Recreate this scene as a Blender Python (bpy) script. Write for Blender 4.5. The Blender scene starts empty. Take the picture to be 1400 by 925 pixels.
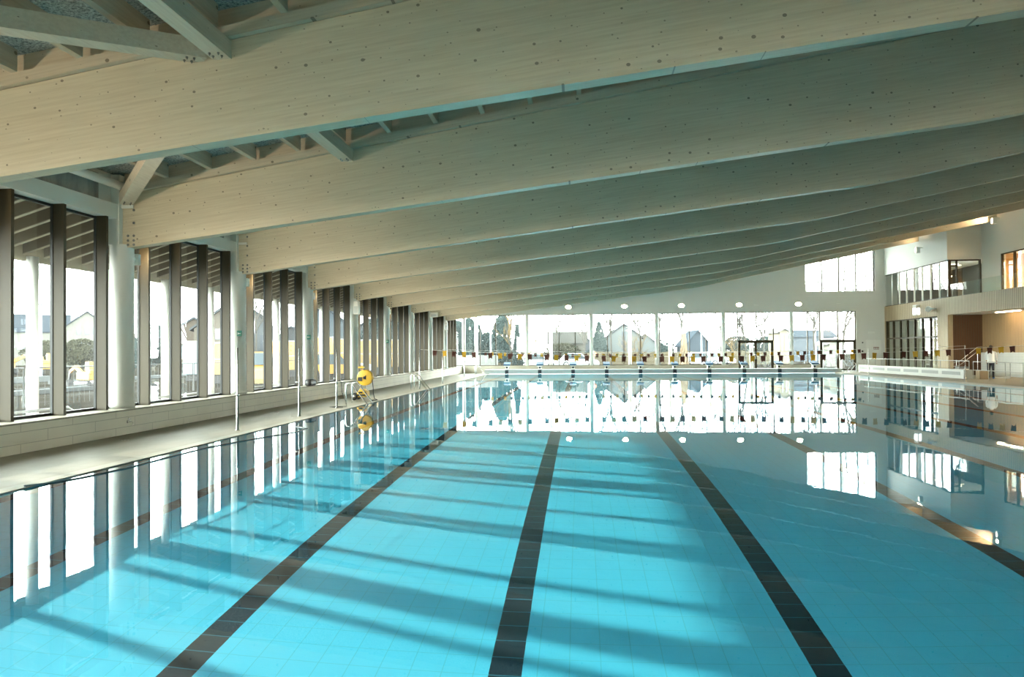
import bpy, bmesh, math, random
from mathutils import Vector, Matrix
random.seed(7)
S = bpy.context.scene
COL = S.collection
PI = math.pi

# ------------------------------------------------------------------ camera
FPX, YAW, PITCH, ROLL, SY, CH = 950.0, 0.0988, 0.0115, -0.0065, 7.6, 1.66
cf = Vector((-math.sin(YAW)*math.cos(PITCH), math.cos(YAW)*math.cos(PITCH), math.sin(PITCH)))
cr0 = Vector((math.cos(YAW), math.sin(YAW), 0)); cu0 = cr0.cross(cf)
cr = math.cos(ROLL)*cr0 + math.sin(ROLL)*cu0
cu = -math.sin(ROLL)*cr0 + math.cos(ROLL)*cu0
camd = bpy.data.cameras.new('camera'); cam = bpy.data.objects.new('camera', camd); COL.objects.link(cam)
camd.sensor_width = 36; camd.lens = 36*FPX/1400; camd.shift_y = SY/1400
camd.clip_start = .05; camd.clip_end = 600
m = Matrix((cr, cu, -cf)).transposed().to_4x4(); m.translation = (0, 0, CH); cam.matrix_world = m
S.camera = cam

# ------------------------------------------------------------------ light
EXPOSURE = 2.55
SUN_STRENGTH, SUN_ELEV = 1.65, 17.2
SKY_HORIZON, SKY_ZENITH = 6.0, 0.8
S.view_settings.view_transform = 'Standard'; S.view_settings.look = 'None'
S.view_settings.exposure = EXPOSURE; S.view_settings.gamma = 1
S.view_settings.use_curve_mapping = False
S.cycles.use_denoising = True
S.cycles.caustics_refractive = True; S.cycles.caustics_reflective = True
S.cycles.max_bounces = 9; S.cycles.diffuse_bounces = 7; S.cycles.glossy_bounces = 4
S.cycles.transmission_bounces = 6; S.cycles.transparent_max_bounces = 24
S.cycles.sample_clamp_indirect = 12; S.cycles.blur_glossy = .5
W = bpy.data.worlds.new('sky'); S.world = W; W.use_nodes = True
wn = W.node_tree; wn.nodes.clear()
wo = wn.nodes.new('ShaderNodeOutputWorld'); bg = wn.nodes.new('ShaderNodeBackground')
tc = wn.nodes.new('ShaderNodeTexCoord'); sx = wn.nodes.new('ShaderNodeSeparateXYZ')
rp = wn.nodes.new('ShaderNodeValToRGB')
wn.links.new(tc.outputs['Generated'], sx.inputs[0]); wn.links.new(sx.outputs['Z'], rp.inputs[0])
def sc_(c, k): return (c[0]*k, c[1]*k, c[2]*k, 1)
rp.color_ramp.elements[0].position = 0.0; rp.color_ramp.elements[0].color = sc_((.95, 1, .96), 1.0)
rp.color_ramp.elements[1].position = 0.62; rp.color_ramp.elements[1].color = sc_((.85, .97, 1.0), SKY_ZENITH/SKY_HORIZON)
e = rp.color_ramp.elements.new(.22); e.color = sc_((.92, 1.0, .97), .95)
e = rp.color_ramp.elements.new(.40); e.color = sc_((.90, 1.0, .98), .70)
wn.links.new(rp.outputs[0], bg.inputs[0]); bg.inputs[1].default_value = SKY_HORIZON
wn.links.new(bg.outputs[0], wo.inputs[0])
W.cycles.sampling_method = 'AUTOMATIC'
sund = bpy.data.lights.new('sun', 'SUN'); sun = bpy.data.objects.new('sun', sund); COL.objects.link(sun)
sund.energy = SUN_STRENGTH; sund.angle = math.radians(.9); sund.color = (1, .93, .80)
sd = Vector((1, -.29, 0)).normalized()*math.cos(math.radians(SUN_ELEV)); sd.z = -math.sin(math.radians(SUN_ELEV))
FLOOD_W, NEAR_FILL_W = 8.5, 300.0      # column floodlights, unseen fill lamps added on the near wall
sun.rotation_euler = sd.to_track_quat('-Z', 'Y').to_euler()
try: sund.cycles.is_caustics_light = True
except Exception: pass

# ------------------------------------------------------------------ helpers
def at(px, py, axis, val):
    """world point where the sight line through photo pixel (px, py) meets the plane axis = val"""
    d = cf + cr*((px-700)/FPX) - cu*((py-462.5-SY)/FPX)
    o = Vector((0, 0, CH)); i = 'XYZ'.index(axis)
    return o + d*((val-o[i])/d[i])

class MB:
    """collects shapes for one mesh"""
    def __init__(s): s.v = []; s.f = []; s.sm = []
    def add(s, v, f, smooth=False):
        n = len(s.v); s.v += [tuple(p) for p in v]; s.f += [tuple(i+n for i in q) for q in f]; s.sm += [smooth]*len(f); return s
    def box(s, x0, x1, y0, y1, z0, z1):
        v = [(x, y, z) for x in (x0, x1) for y in (y0, y1) for z in (z0, z1)]
        return s.add(v, [(0,1,3,2),(4,6,7,5),(0,4,5,1),(2,3,7,6),(0,2,6,4),(1,5,7,3)])
    def sheet(s, x0, x1, y0, y1, z0, z1):
        """thin pane: one sheet in the middle of its narrow direction"""
        if x1-x0 < y1-y0: x = (x0+x1)/2; return s.add([(x,y0,z0),(x,y1,z0),(x,y1,z1),(x,y0,z1)], [(0,1,2,3)])
        y = (y0+y1)/2; return s.add([(x0,y,z0),(x1,y,z0),(x1,y,z1),(x0,y,z1)], [(0,1,2,3)])
    def bbox(s, x0, x1, y0, y1, z0, z1, b=.01):
        """box with bevelled edges"""
        bm = bmesh.new(); bmesh.ops.create_cube(bm, size=1)
        for v in bm.verts: v.co = Vector(((x0+x1)/2+v.co.x*(x1-x0), (y0+y1)/2+v.co.y*(y1-y0), (z0+z1)/2+v.co.z*(z1-z0)))
        bmesh.ops.bevel(bm, geom=bm.edges[:], offset=b, segments=2, affect='EDGES', profile=.5)
        bm.verts.index_update(); s.add([v.co[:] for v in bm.verts], [[v.index for v in f.verts] for f in bm.faces]); bm.free(); return s
    def prism(s, poly, axis, a, b):
        """poly = 2D outline in the other two axes, extruded along axis from a to b"""
        def P(u, w, t): return {'X': (t, u, w), 'Y': (u, t, w), 'Z': (u, w, t)}[axis]
        n = len(poly); v = [P(u, w, a) for u, w in poly]+[P(u, w, b) for u, w in poly]
        return s.add(v, [tuple(range(n))[::-1], tuple(range(n, 2*n))]+[(i, (i+1) % n, n+(i+1) % n, n+i) for i in range(n)])
    def tube(s, pts, r, n=10, cap=True):
        pts = [Vector(p) for p in pts]; rs = r if isinstance(r, (list, tuple)) else [r]*len(pts)
        v = []; f = []; prev = None
        for i, p in enumerate(pts):
            d = (pts[min(i+1, len(pts)-1)]-pts[max(i-1, 0)]).normalized()
            if prev is None: a = d.orthogonal().normalized()
            else:
                a = prev-d*prev.dot(d); a = a.normalized() if a.length > 1e-6 else d.orthogonal().normalized()
            prev = a; b = d.cross(a)
            for k in range(n):
                t = 2*PI*k/n; v.append(p+(a*math.cos(t)+b*math.sin(t))*rs[i])
        for i in range(len(pts)-1):
            for k in range(n):
                k2 = (k+1) % n; f.append((i*n+k, i*n+k2, (i+1)*n+k2, (i+1)*n+k))
        s.add(v, f, True)
        if cap:
            s.add(v[:n], [tuple(range(n))[::-1]]); s.add(v[-n:], [tuple(range(n))])
        return s
    def lathe(s, prof, c=(0,0,0), n=24, axis='Z'):
        """prof: (radius, height) pairs"""
        v = []; f = []
        for r, h in prof:
            for k in range(n):
                t = 2*PI*k/n; a, b = r*math.cos(t), r*math.sin(t)
                q = {'Z': (a, b, h), 'Y': (a, h, b), 'X': (h, a, b)}[axis]
                v.append((c[0]+q[0], c[1]+q[1], c[2]+q[2]))
        for i in range(len(prof)-1):
            for k in range(n):
                k2 = (k+1) % n; f.append((i*n+k, i*n+k2, (i+1)*n+k2, (i+1)*n+k))
        return s.add(v, f, True)
    def bar(s, p0, p1, w, h, up=(0,0,1)):
        """rectangular bar between two points, w wide, h high"""
        p0, p1 = Vector(p0), Vector(p1); d = (p1-p0).normalized(); u = Vector(up)
        side = d.cross(u).normalized(); u = side.cross(d)
        v = [p+side*a*w/2+u*b*h/2 for p in (p0, p1) for a, b in ((-1,-1),(1,-1),(1,1),(-1,1))]
        return s.add(v, [(3,2,1,0),(4,5,6,7),(0,1,5,4),(1,2,6,5),(2,3,7,6),(3,0,4,7)])
    def blob(s, c, r, jit=.15, sub=2, seed=0, sq=(1,1,1)):
        bm = bmesh.new(); bmesh.ops.create_icosphere(bm, subdivisions=sub, radius=1); rr = random.Random(seed)
        for v in bm.verts: v.co = v.co*(1+rr.uniform(-jit, jit))
        bm.verts.index_update()
        s.add([(c[0]+v.co.x*r*sq[0], c[1]+v.co.y*r*sq[1], c[2]+v.co.z*r*sq[2]) for v in bm.verts], [[v.index for v in f.verts] for f in bm.faces]); bm.free(); return s
    def build(s, name, mat, parent=None, loc=None):
        me = bpy.data.meshes.new(name); me.from_pydata(s.v, [], s.f); me.validate(); me.update()
        if len(me.polygons) == len(s.sm):
            me.polygons.foreach_set('use_smooth', s.sm)
        bm = bmesh.new(); bm.from_mesh(me); bmesh.ops.recalc_face_normals(bm, faces=bm.faces[:]); bm.to_mesh(me); bm.free()
        me.materials.append(mat)
        o = bpy.data.objects.new(name, me); COL.objects.link(o)
        if loc is not None: o.location = loc
        if parent is not None: o.parent = parent
        return o

def tag(o, label=None, cat=None, group=None, kind=None):
    if label: o['label'] = label
    if cat: o['category'] = cat
    if group: o['group'] = group
    if kind: o['kind'] = kind
    return o
def thing(name, loc, label, cat, group=None, rz=0):
    o = bpy.data.objects.new(name, None); COL.objects.link(o); o.location = loc; o.rotation_euler.z = rz
    o.empty_display_size = .1
    return tag(o, label, cat, group)
def struct(o): o['kind'] = 'structure'; return o
def dup(root, loc, rz=None, label=None, group=None):
    def cp(o, par):
        c = o.copy(); COL.objects.link(c); c.parent = par
        for ch in kids.get(o, ()): cp(ch, c)
        return c
    kids = {}
    for o in COL.objects:
        if o.parent: kids.setdefault(o.parent, []).append(o)
    r = cp(root, None); r.location = loc
    if rz is not None: r.rotation_euler.z = rz
    if label: r['label'] = label
    if group: r['group'] = group
    return r
def ordinal(i): return ['first','second','third','fourth','fifth','sixth','seventh','eighth','ninth','tenth','eleventh','twelfth'][i]

# ------------------------------------------------------------------ materials
def mat(name, col, rough=.6, metal=0, spec=.5, emis=None, es=0):
    M = bpy.data.materials.new(name); M.use_nodes = True
    b = M.node_tree.nodes['Principled BSDF']
    b.inputs['Base Color'].default_value = (*col, 1); b.inputs['Roughness'].default_value = rough
    b.inputs['Metallic'].default_value = metal; b.inputs['Specular IOR Level'].default_value = spec
    if emis: b.inputs['Emission Color'].default_value = (*emis, 1); b.inputs['Emission Strength'].default_value = es
    return M
def N(M, t, **kw):
    n = M.node_tree.nodes.new(t)
    for k, v in kw.items(): setattr(n, k, v)
    return n
def L(M, a, b): M.node_tree.links.new(a, b)
def coords(M, scale=(1,1,1), rot=(0,0,0)):
    t = N(M, 'ShaderNodeTexCoord'); mp = N(M, 'ShaderNodeMapping'); L(M, t.outputs['Object'], mp.inputs[0])
    mp.inputs['Scale'].default_value = scale; mp.inputs['Rotation'].default_value = rot
    return mp.outputs[0]
def ramp(M, fac, stops):
    r = N(M, 'ShaderNodeValToRGB'); L(M, fac, r.inputs[0]); els = r.color_ramp.elements
    while len(els) < len(stops): els.new(.5)
    for el, (p, c) in zip(els, stops): el.position = p; el.color = (*c, 1) if len(c) == 3 else c
    return r.outputs[0]
def mixc(M, fac, a, b, mode='MIX'):
    n = N(M, 'ShaderNodeMix', data_type='RGBA', blend_type=mode)
    for sock, v in ((n.inputs['Factor'], fac), (n.inputs[6], a), (n.inputs[7], b)):
        if hasattr(v, 'links'): L(M, v, sock)
        elif isinstance(v, (int, float)): sock.default_value = v
        else: sock.default_value = (*v, 1)
    return n.outputs[2]
def math_(M, op, a, b=None, c=None):
    n = N(M, 'ShaderNodeMath', operation=op)
    for i, v in enumerate((a, b, c)):
        if v is None: continue
        if hasattr(v, 'links'): L(M, v, n.inputs[i])
        else: n.inputs[i].default_value = v
    return n.outputs[0]
def noise(M, vec, scale, detail=3, rough=.5):
    n = N(M, 'ShaderNodeTexNoise'); L(M, vec, n.inputs['Vector']); n.inputs['Scale'].default_value = scale
    n.inputs['Detail'].default_value = detail; n.inputs['Roughness'].default_value = rough; return n.outputs['Fac']
def bump(M, h, strength=.2, dist=.01):
    b = N(M, 'ShaderNodeBump'); b.inputs['Strength'].default_value = strength; b.inputs['Distance'].default_value = dist
    L(M, h, b.inputs['Height']); L(M, b.outputs[0], M.node_tree.nodes['Principled BSDF'].inputs['Normal'])
def base(M, c): L(M, c, M.node_tree.nodes['Principled BSDF'].inputs['Base Color'])

def wood(name, c1, c2, knots=True, axis='X', rough=.45, lam=True, kn=3.0, tilt=0):
    """pale glulam: stretched grain, thin laminations, scattered knots"""
    M = mat(name, c1, rough, spec=.4)
    st = {'X': (.45, 12, 12), 'Y': (12, .45, 12), 'Z': (12, 12, .45)}[axis]
    if tilt:
        c0 = coords(M, (1,1,1), (0, tilt, 0)); mp = N(M, 'ShaderNodeMapping'); L(M, c0, mp.inputs[0]); mp.inputs['Scale'].default_value = st; v = mp.outputs[0]
    else: v = coords(M, st)
    g = noise(M, v, 2.2, 6, .62)
    col = mixc(M, ramp(M, g, [(.38, (0,0,0)), (.66, (1,1,1))]), c1, c2)
    v2 = coords(M, (.25 if axis == 'X' else 1, .25 if axis == 'Y' else 1, .25 if axis == 'Z' else 1)); b = noise(M, v2, .9, 2)
    col = mixc(M, ramp(M, b, [(.35, (0,0,0)), (.7, (.22,.22,.22))]), col, tuple(x*.8 for x in c2))
    if knots:
        vo = N(M, 'ShaderNodeTexVoronoi', feature='F1', voronoi_dimensions='2D'); xyz = N(M, 'ShaderNodeSeparateXYZ'); L(M, coords(M), xyz.inputs[0]); cb = N(M, 'ShaderNodeCombineXYZ')
        L(M, math_(M, 'MULTIPLY', xyz.outputs['Y' if axis == 'Y' else 'X'], .8), cb.inputs[0]); L(M, xyz.outputs['Z'], cb.inputs[1]); vc = cb.outputs[0]; L(M, vc, vo.inputs['Vector']); vo.inputs['Scale'].default_value = kn
        vo.inputs['Randomness'].default_value = 1
        sp = N(M, 'ShaderNodeSeparateColor'); L(M, vo.outputs['Color'], sp.inputs[0])
        rad = math_(M, 'MULTIPLY', math_(M, 'POWER', sp.outputs[0], 2.2), .075)
        kmask = math_(M, 'LESS_THAN', vo.outputs['Distance'], rad)
        col = mixc(M, math_(M, 'MULTIPLY', kmask, .75), col, (.13, .10, .07))
        vo2 = N(M, 'ShaderNodeTexVoronoi', feature='F1', voronoi_dimensions='2D'); L(M, vc, vo2.inputs['Vector']); vo2.inputs['Scale'].default_value = kn*2.1
        sp2 = N(M, 'ShaderNodeSeparateColor'); L(M, vo2.outputs['Color'], sp2.inputs[0])
        k2 = math_(M, 'LESS_THAN', vo2.outputs['Distance'], math_(M, 'MULTIPLY', math_(M, 'POWER', sp2.outputs[1], 3.0), .08))
        col = mixc(M, math_(M, 'MULTIPLY', k2, .6), col, (.16, .12, .08))
    base(M, col); bump(M, g, .08, .004)
    return M
def tiles(name, c1, c2, grout, sx_, sy_, plane='XY', gw=.006, rough=.45, off=(0,0), rows=False, spec=.12):
    """large tiles laid on a plane of world coordinates"""
    M = mat(name, c1, max(rough, .6), spec=spec)
    t = N(M, 'ShaderNodeTexCoord'); s = N(M, 'ShaderNodeSeparateXYZ'); L(M, t.outputs['Object'], s.inputs[0])
    U, V = s.outputs[plane[0]], s.outputs[plane[1]]
    def line(c, sp, o, shift=None):
        q = math_(M, 'ADD', c, 100*sp+o)
        if shift is not None: q = math_(M, 'ADD', q, shift)
        q = math_(M, 'MODULO', q, sp)
        return math_(M, 'LESS_THAN', math_(M, 'MINIMUM', q, math_(M, 'SUBTRACT', sp, q)), gw/2)
    row = math_(M, 'FLOOR', math_(M, 'DIVIDE', math_(M, 'ADD', V, 100*sy_+off[1]), sy_))
    sh = math_(M, 'MULTIPLY', math_(M, 'MODULO', row, 2), sx_/2) if rows else None
    g = math_(M, 'MAXIMUM', line(U, sx_, off[0], sh), line(V, sy_, off[1]))
    nz = noise(M, coords(M), 1.3, 4)
    col = mixc(M, ramp(M, nz, [(.35, (0,0,0)), (.65, (1,1,1))]), c1, c2)
    col = mixc(M, g, col, grout)
    base(M, col); return M

m_glulam = wood('whitewashed_glulam', (.70, .625, .47), (.60, .52, .375), kn=3.3, tilt=.135)
m_ledger = wood('ledger_wood', (.66, .575, .44), (.56, .48, .355), kn=2.2, tilt=.15)
m_glulam_low = wood('whitewashed_glulam_joist', (.60, .53, .41), (.50, .43, .32), axis='Y')
m_strut = wood('whitewashed_strut', (.66, .60, .48), (.56, .49, .38), axis='Y', kn=2.6)
m_bolt = mat('galvanised_bolt', (.25, .25, .24), .4, .8)
m_white = mat('white_paint', (.80, .80, .74), .5)
m_wallp = mat('white_plaster', (.74, .735, .68), .75)
m_bronze = mat('bronze_aluminium', (.046, .034, .013), .55, .1)
m_seal = mat('dark_rubber_seal', (.02, .022, .02), .5)
m_steel = mat('brushed_stainless_steel', (.62, .62, .60), .22, 1)
m_rail = mat('cream_railing_paint', (.42, .42, .37), .5)
m_concrete = mat('raw_concrete', (.36, .36, .33), .85)
base(m_concrete, ramp(m_concrete, noise(m_concrete, coords(m_concrete, (1,1,.4)), 3, 6, .7), [(.3, (.22,.23,.21)), (.7, (.44,.44,.40))]))
m_mineral = mat('mineral_fibre_panel', (.42, .45, .42), .95)
_n = noise(m_mineral, coords(m_mineral), 28, 6, .75); base(m_mineral, ramp(m_mineral, _n, [(.36, (.10,.12,.115)), (.6, (.62,.66,.62))])); bump(m_mineral, _n, .5, .02)
m_deck = tiles('deck_tiles', (.285, .262, .20), (.26, .24, .183), (.19, .175, .135), .3, .3, 'XY', .008, .5)
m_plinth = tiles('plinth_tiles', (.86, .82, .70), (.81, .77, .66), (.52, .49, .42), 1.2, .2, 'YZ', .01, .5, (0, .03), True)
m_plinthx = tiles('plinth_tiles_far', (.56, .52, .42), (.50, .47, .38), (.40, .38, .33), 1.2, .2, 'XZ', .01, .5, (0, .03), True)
m_whitetile = tiles('white_wall_tiles', (.70, .70, .64), (.66, .66, .60), (.50, .50, .46), .3, .15, 'YZ', .008, .35)
m_bulk = tiles('bulkhead_tiles', (.45, .50, .485), (.42, .47, .46), (.33, .37, .37), .25, .125, 'XZ', .006, .3)
m_black = mat('black_plastic', (.008, .008, .009), .5)
m_blue = mat('blue_plastic_top', (.005, .08, .17), .6)
m_yellow = mat('yellow_plastic', (.72, .42, .03), .5)
m_flag_y = mat('yellow_flag_cloth', (.48, .27, .012), .8)
m_flag_b = mat('red_brown_flag_cloth', (.075, .02, .009), .8)
m_green = mat('green_sign', (.02, .16, .10), .5)

# pool basin: pale blue tile, dark lane lines laid in dark tile
m_basin = mat('pool_basin_tiles', (.10, .55, .66), .5)
def basin():
    M = m_basin
    t = N(M, 'ShaderNodeTexCoord'); s = N(M, 'ShaderNodeSeparateXYZ'); L(M, t.outputs['Object'], s.inputs[0])
    X, Y, Z = s.outputs
    def line(c, sp, o, w):
        q = math_(M, 'MODULO', math_(M, 'ADD', c, 100*sp+o), sp)
        return math_(M, 'LESS_THAN', math_(M, 'MINIMUM', q, math_(M, 'SUBTRACT', sp, q)), w)
    fl = math_(M, 'LESS_THAN', Z, -1.9)
    lane = math_(M, 'MULTIPLY', line(X, 2.5, .61, .13), fl)
    lane = math_(M, 'MULTIPLY', lane, math_(M, 'LESS_THAN', Y, 50.2))
    lane = math_(M, 'MULTIPLY', lane, math_(M, 'LESS_THAN', X, 18.0))
    gr = math_(M, 'MAXIMUM', line(X, .25, .11, .0035), line(Y, .25, .09, .0035))
    grl = math_(M, 'MAXIMUM', line(X, .26*10, 0, .0001), line(Y, .25, .09, .005))
    nz = noise(M, coords(M), .8, 3)
    ripple_light = noise(M, coords(M, (1,1,1)), 9, 3)
    tile = mixc(M, nz, (.050, .47, .67), (.060, .51, .71))
    tile = mixc(M, math_(M, 'MULTIPLY', ripple_light, .25), tile, (.095, .55, .75))  # paler mottling stands in for rippled sunlight on the pool floor
    tile = mixc(M, math_(M, 'MULTIPLY', gr, .55), tile, (.03, .30, .38))
    dark = mixc(M, grl, (.001, .016, .030), (.02, .20, .28))
    base(M, mixc(M, lane, tile, dark))
basin()

# window glass: clear pane with a pale translucent film imitating outdoor haze
def glass(name, veil=.07, tint=(.93, .97, .95), ior=1.45):
    M = bpy.data.materials.new(name); M.use_nodes = True; nt = M.node_tree; nt.nodes.clear()
    out = N(M, 'ShaderNodeOutputMaterial'); tr = N(M, 'ShaderNodeBsdfTransparent'); gl = N(M, 'ShaderNodeBsdfGlossy')
    tl = N(M, 'ShaderNodeBsdfTranslucent'); m1 = N(M, 'ShaderNodeMixShader'); m2 = N(M, 'ShaderNodeMixShader')
    tr.inputs[0].default_value = (*tint, 1); gl.inputs['Roughness'].default_value = .0
    gl.inputs['Color'].default_value = (.95, .97, .97, 1); tl.inputs[0].default_value = (.8, .84, .84, 1)
    ge = N(M, 'ShaderNodeNewGeometry'); dp = N(M, 'ShaderNodeVectorMath', operation='DOT_PRODUCT')
    L(M, ge.outputs['Incoming'], dp.inputs[0]); L(M, ge.outputs['Normal'], dp.inputs[1])
    f0 = 1.8*((ior-1)/(ior+1))**2
    fr = math_(M, 'ADD', math_(M, 'MULTIPLY', math_(M, 'POWER', math_(M, 'SUBTRACT', 1, math_(M, 'ABSOLUTE', dp.outputs['Value'])), 4.2), 1-f0), f0)
    L(M, fr, m1.inputs[0]); L(M, tr.outputs[0], m1.inputs[1]); L(M, gl.outputs[0], m1.inputs[2])
    nz = noise(M, coords(M, (1, 1, .25)), 1.1, 4)
    L(M, math_(M, 'MULTIPLY', ramp(M, nz, [(.3, (.4,.4,.4)), (.75, (1,1,1))]), veil), m2.inputs[0])
    L(M, m1.outputs[0], m2.inputs[1]); L(M, tl.outputs[0], m2.inputs[2]); L(M, m2.outputs[0], out.inputs[0])
    return M
m_glass = glass('haze_veiled_window_glass', .022)
m_glass_in = glass('interior_glazing', .0, (.80, .86, .84), 1.7)
m_balustrade = glass('balustrade_glass', .02, (.80, .90, .87))

# water surface
m_water = bpy.data.materials.new('pool_water'); m_water.use_nodes = True
def water():
    M = m_water; nt = M.node_tree; nt.nodes.clear()
    out = N(M, 'ShaderNodeOutputMaterial'); g = N(M, 'ShaderNodeBsdfGlass'); g.inputs['IOR'].default_value = 1.333
    g.inputs['Roughness'].default_value = 0; g.inputs['Color'].default_value = (.97, 1, 1, 1)
    L(M, g.outputs[0], out.inputs[0])
    n1 = noise(M, coords(M, (1, .7, 1)), 1.3, 2); n2 = noise(M, coords(M, (1, 1, 1)), 7, 2)
    h = math_(M, 'ADD', math_(M, 'MULTIPLY', n1, 1.0), math_(M, 'MULTIPLY', n2, .12))
    b = N(M, 'ShaderNodeBump'); b.inputs['Strength'].default_value = 1; b.inputs['Distance'].default_value = .0011
    L(M, h, b.inputs['Height']); L(M, b.outputs[0], g.inputs['Normal'])
water()

# ------------------------------------------------------------------ dimensions
COLX, COLY0, BAY = -9.7, 8.87, 5.0            # window-wall columns, first beam's column
def cy(k): return COLY0+BAY*k                 # k = 0 is the beam nearest the camera that shows
YF = 54.4                                     # far facade
PX0, PX1, PY0, PY1 = -6.9, 18.5, 1.2, 52.3    # pool
DZ, DZR = .012, .06
YB = -8.0                                     # near end wall
XR = 22.6
def zbot(x):
    a = 3.9+.1195*(x+9.6); b = 5.99+.196*(x-7.8)
    t = max(0, min(1, (x-6.2)/3.2)); t = t*t*(3-2*t)
    return a*(1-t)+b*t
def zstrip(x): return 6.711+.16*x if x < 8 else 7.991+.185*(x-8)    # top of the ledger on each beam

# ------------------------------------------------------------------ pool
PXW = -9.9                                    # basin widened under the deck so sunlight can reach its floor
b = MB()
b.add([(PXW,PY0,-2),(PX1,PY0,-2),(PX1,PY1,-2),(PXW,PY1,-2)], [(0,1,2,3)])
b.add([(PXW,PY0,-2),(PXW,PY1,-2),(PXW,PY1,-.001),(PXW,PY0,-.001)], [(0,1,2,3)])
b.add([(PX1,PY0,-2),(PX1,PY1,-2),(PX1,PY1,DZ),(PX1,PY0,DZ)], [(0,1,2,3)])
b.add([(PXW,PY0,-2),(PX1,PY0,-2),(PX1,PY0,0),(PXW,PY0,0)], [(0,1,2,3)])
b.add([(PXW,PY1,-2),(PX1,PY1,-2),(PX1,PY1,0),(PXW,PY1,0)], [(0,1,2,3)])
pool = struct(b.build('pool_basin', m_basin))
pool.cycles.is_caustics_receiver = True
wat = struct(MB().add([(-13,PY0,0),(PX1,PY0,0),(PX1,PY1+1.2,0),(-13,PY1+1.2,0)], [(0,1,2,3)]).build('water_surface', m_water))  # surface carried on unseen under the deck so sunlight refracts in
for p in wat.data.polygons: p.use_smooth = True
wat.cycles.is_caustics_caster = True

# ------------------------------------------------------------------ floor and shell
b = MB()
b.box(-9.36, PX0-.01, YB, YF, .002, DZ)                # window side deck
b.box(PX0-.01, PX1+.01, YB, PY0-.01, -.2, DZ)
fl = struct(b.build('floor', m_deck))
fr_ = struct(MB().box(PX1+.01, 26, YB, YF, -.2, DZR).build('floor_right', m_deck))
struct(MB().box(PX0, PX1, PY1+1.3, YF, -.2, DZ).build('floor_far', m_deck))
m_lip = mat('pool_edge_stone', (.35, .33, .27), .7, spec=.1)
struct(MB().box(PX1-.25, PX1+.02, PY0, PY1, .002, DZR+.012).build('trim_1', m_lip))
struct(MB().box(PX0-.22, PX0+.0, PY0, PY1, .002, DZ+.004).build('trim_2', m_lip))

# window wall: low tiled plinth that carries columns and windows, lintel above
b = MB(); b.box(-10.05, -9.36, YB, YF, .002, .50); struct(b.build('wall_left_plinth', m_plinth))
struct(MB().box(-10.06, -9.34, YB, YF, .50, .53).build('trim_3', m_lip))
b = MB(); b.box(-10.1, -9.62, YB, YF+.3, 4.5, 4.80)
b.box(-10.1, -9.78, YB, YF+.3, 4.8, 5.6)
struct(b.build('wall_left', m_white))
for k in range(-2, 9):
    struct(MB().box(-9.80, -9.755, cy(k)+.75, cy(k)+4.35, 4.84, 5.36).build('wall_left_panel', m_concrete))
# ceiling: mineral panels above the joists, following the beams, and the roof skin outside
b = MB(); xs = [-13.2+.8*i for i in range(52)]
prof = [(x, zstrip(x)+.30) for x in xs]+[(x, zstrip(x)+.55) for x in reversed(xs)]
b.prism(prof, 'Y', YB-.2, YF+2.5); 
ceil = struct(b.build('ceiling', m_mineral))

# far wall with window opening, upper window and rising top edge
def wall_with_holes(name, x0, x1, y0, y1, zb, ztop, holes, material, nx=None):
    """wall in the XZ plane; holes are (x0, x1, z0, z1); ztop is a function"""
    bb = MB(); xe = sorted({x0, x1}|{h[0] for h in holes}|{h[1] for h in holes}|{x0+(x1-x0)*i/24 for i in range(25)})
    for a, c in zip(xe[:-1], xe[1:]):
        if c-a < 1e-5: continue
        mid = (a+c)/2; hs = sorted((h[2], h[3]) for h in holes if h[0] < mid < h[1])
        z = zb
        for h0, h1 in hs:
            if h0 > z: bb.box(a, c, y0, y1, z, h0)
            z = max(z, h1)
        ta, tb = ztop(a), ztop(c)
        if max(ta, tb) > z:
            v = [(a,y0,z),(c,y0,z),(c,y0,max(tb,z)),(a,y0,max(ta,z)),(a,y1,z),(c,y1,z),(c,y1,max(tb,z)),(a,y1,max(ta,z))]
            bb.add(v, [(0,1,2,3),(7,6,5,4),(0,4,5,1),(1,5,6,2),(2,6,7,3),(3,7,4,0)])
    return struct(bb.build(name, material))
ZS, ZT = .58, 4.58
UW0, UW1, UWZ = 16.93, 21.95, 6.05
D1, D2 = (11.93, 14.55), (17.95, 20.55)
holes = [(-9.95, D1[0], ZS, ZT), (D1[0], D1[1], .1, ZT), (D1[1], D2[0], ZS, ZT), (D2[0], D2[1], .1, ZT), (UW0, UW1, UWZ, 12)]
wall_with_holes('wall_far', -10.1, 25.5, YF, YF+.35, -.2, lambda x: zstrip(x)+.32, holes, m_wallp)
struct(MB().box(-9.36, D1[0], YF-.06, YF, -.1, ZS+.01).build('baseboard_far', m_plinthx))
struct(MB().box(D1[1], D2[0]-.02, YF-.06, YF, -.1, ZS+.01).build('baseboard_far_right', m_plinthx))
# near end wall and outer right wall close the hall behind the camera
struct(MB().box(-10.1, 26, YB-.3, YB, -.2, 11.2).build('wall_near', m_wallp))

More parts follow.
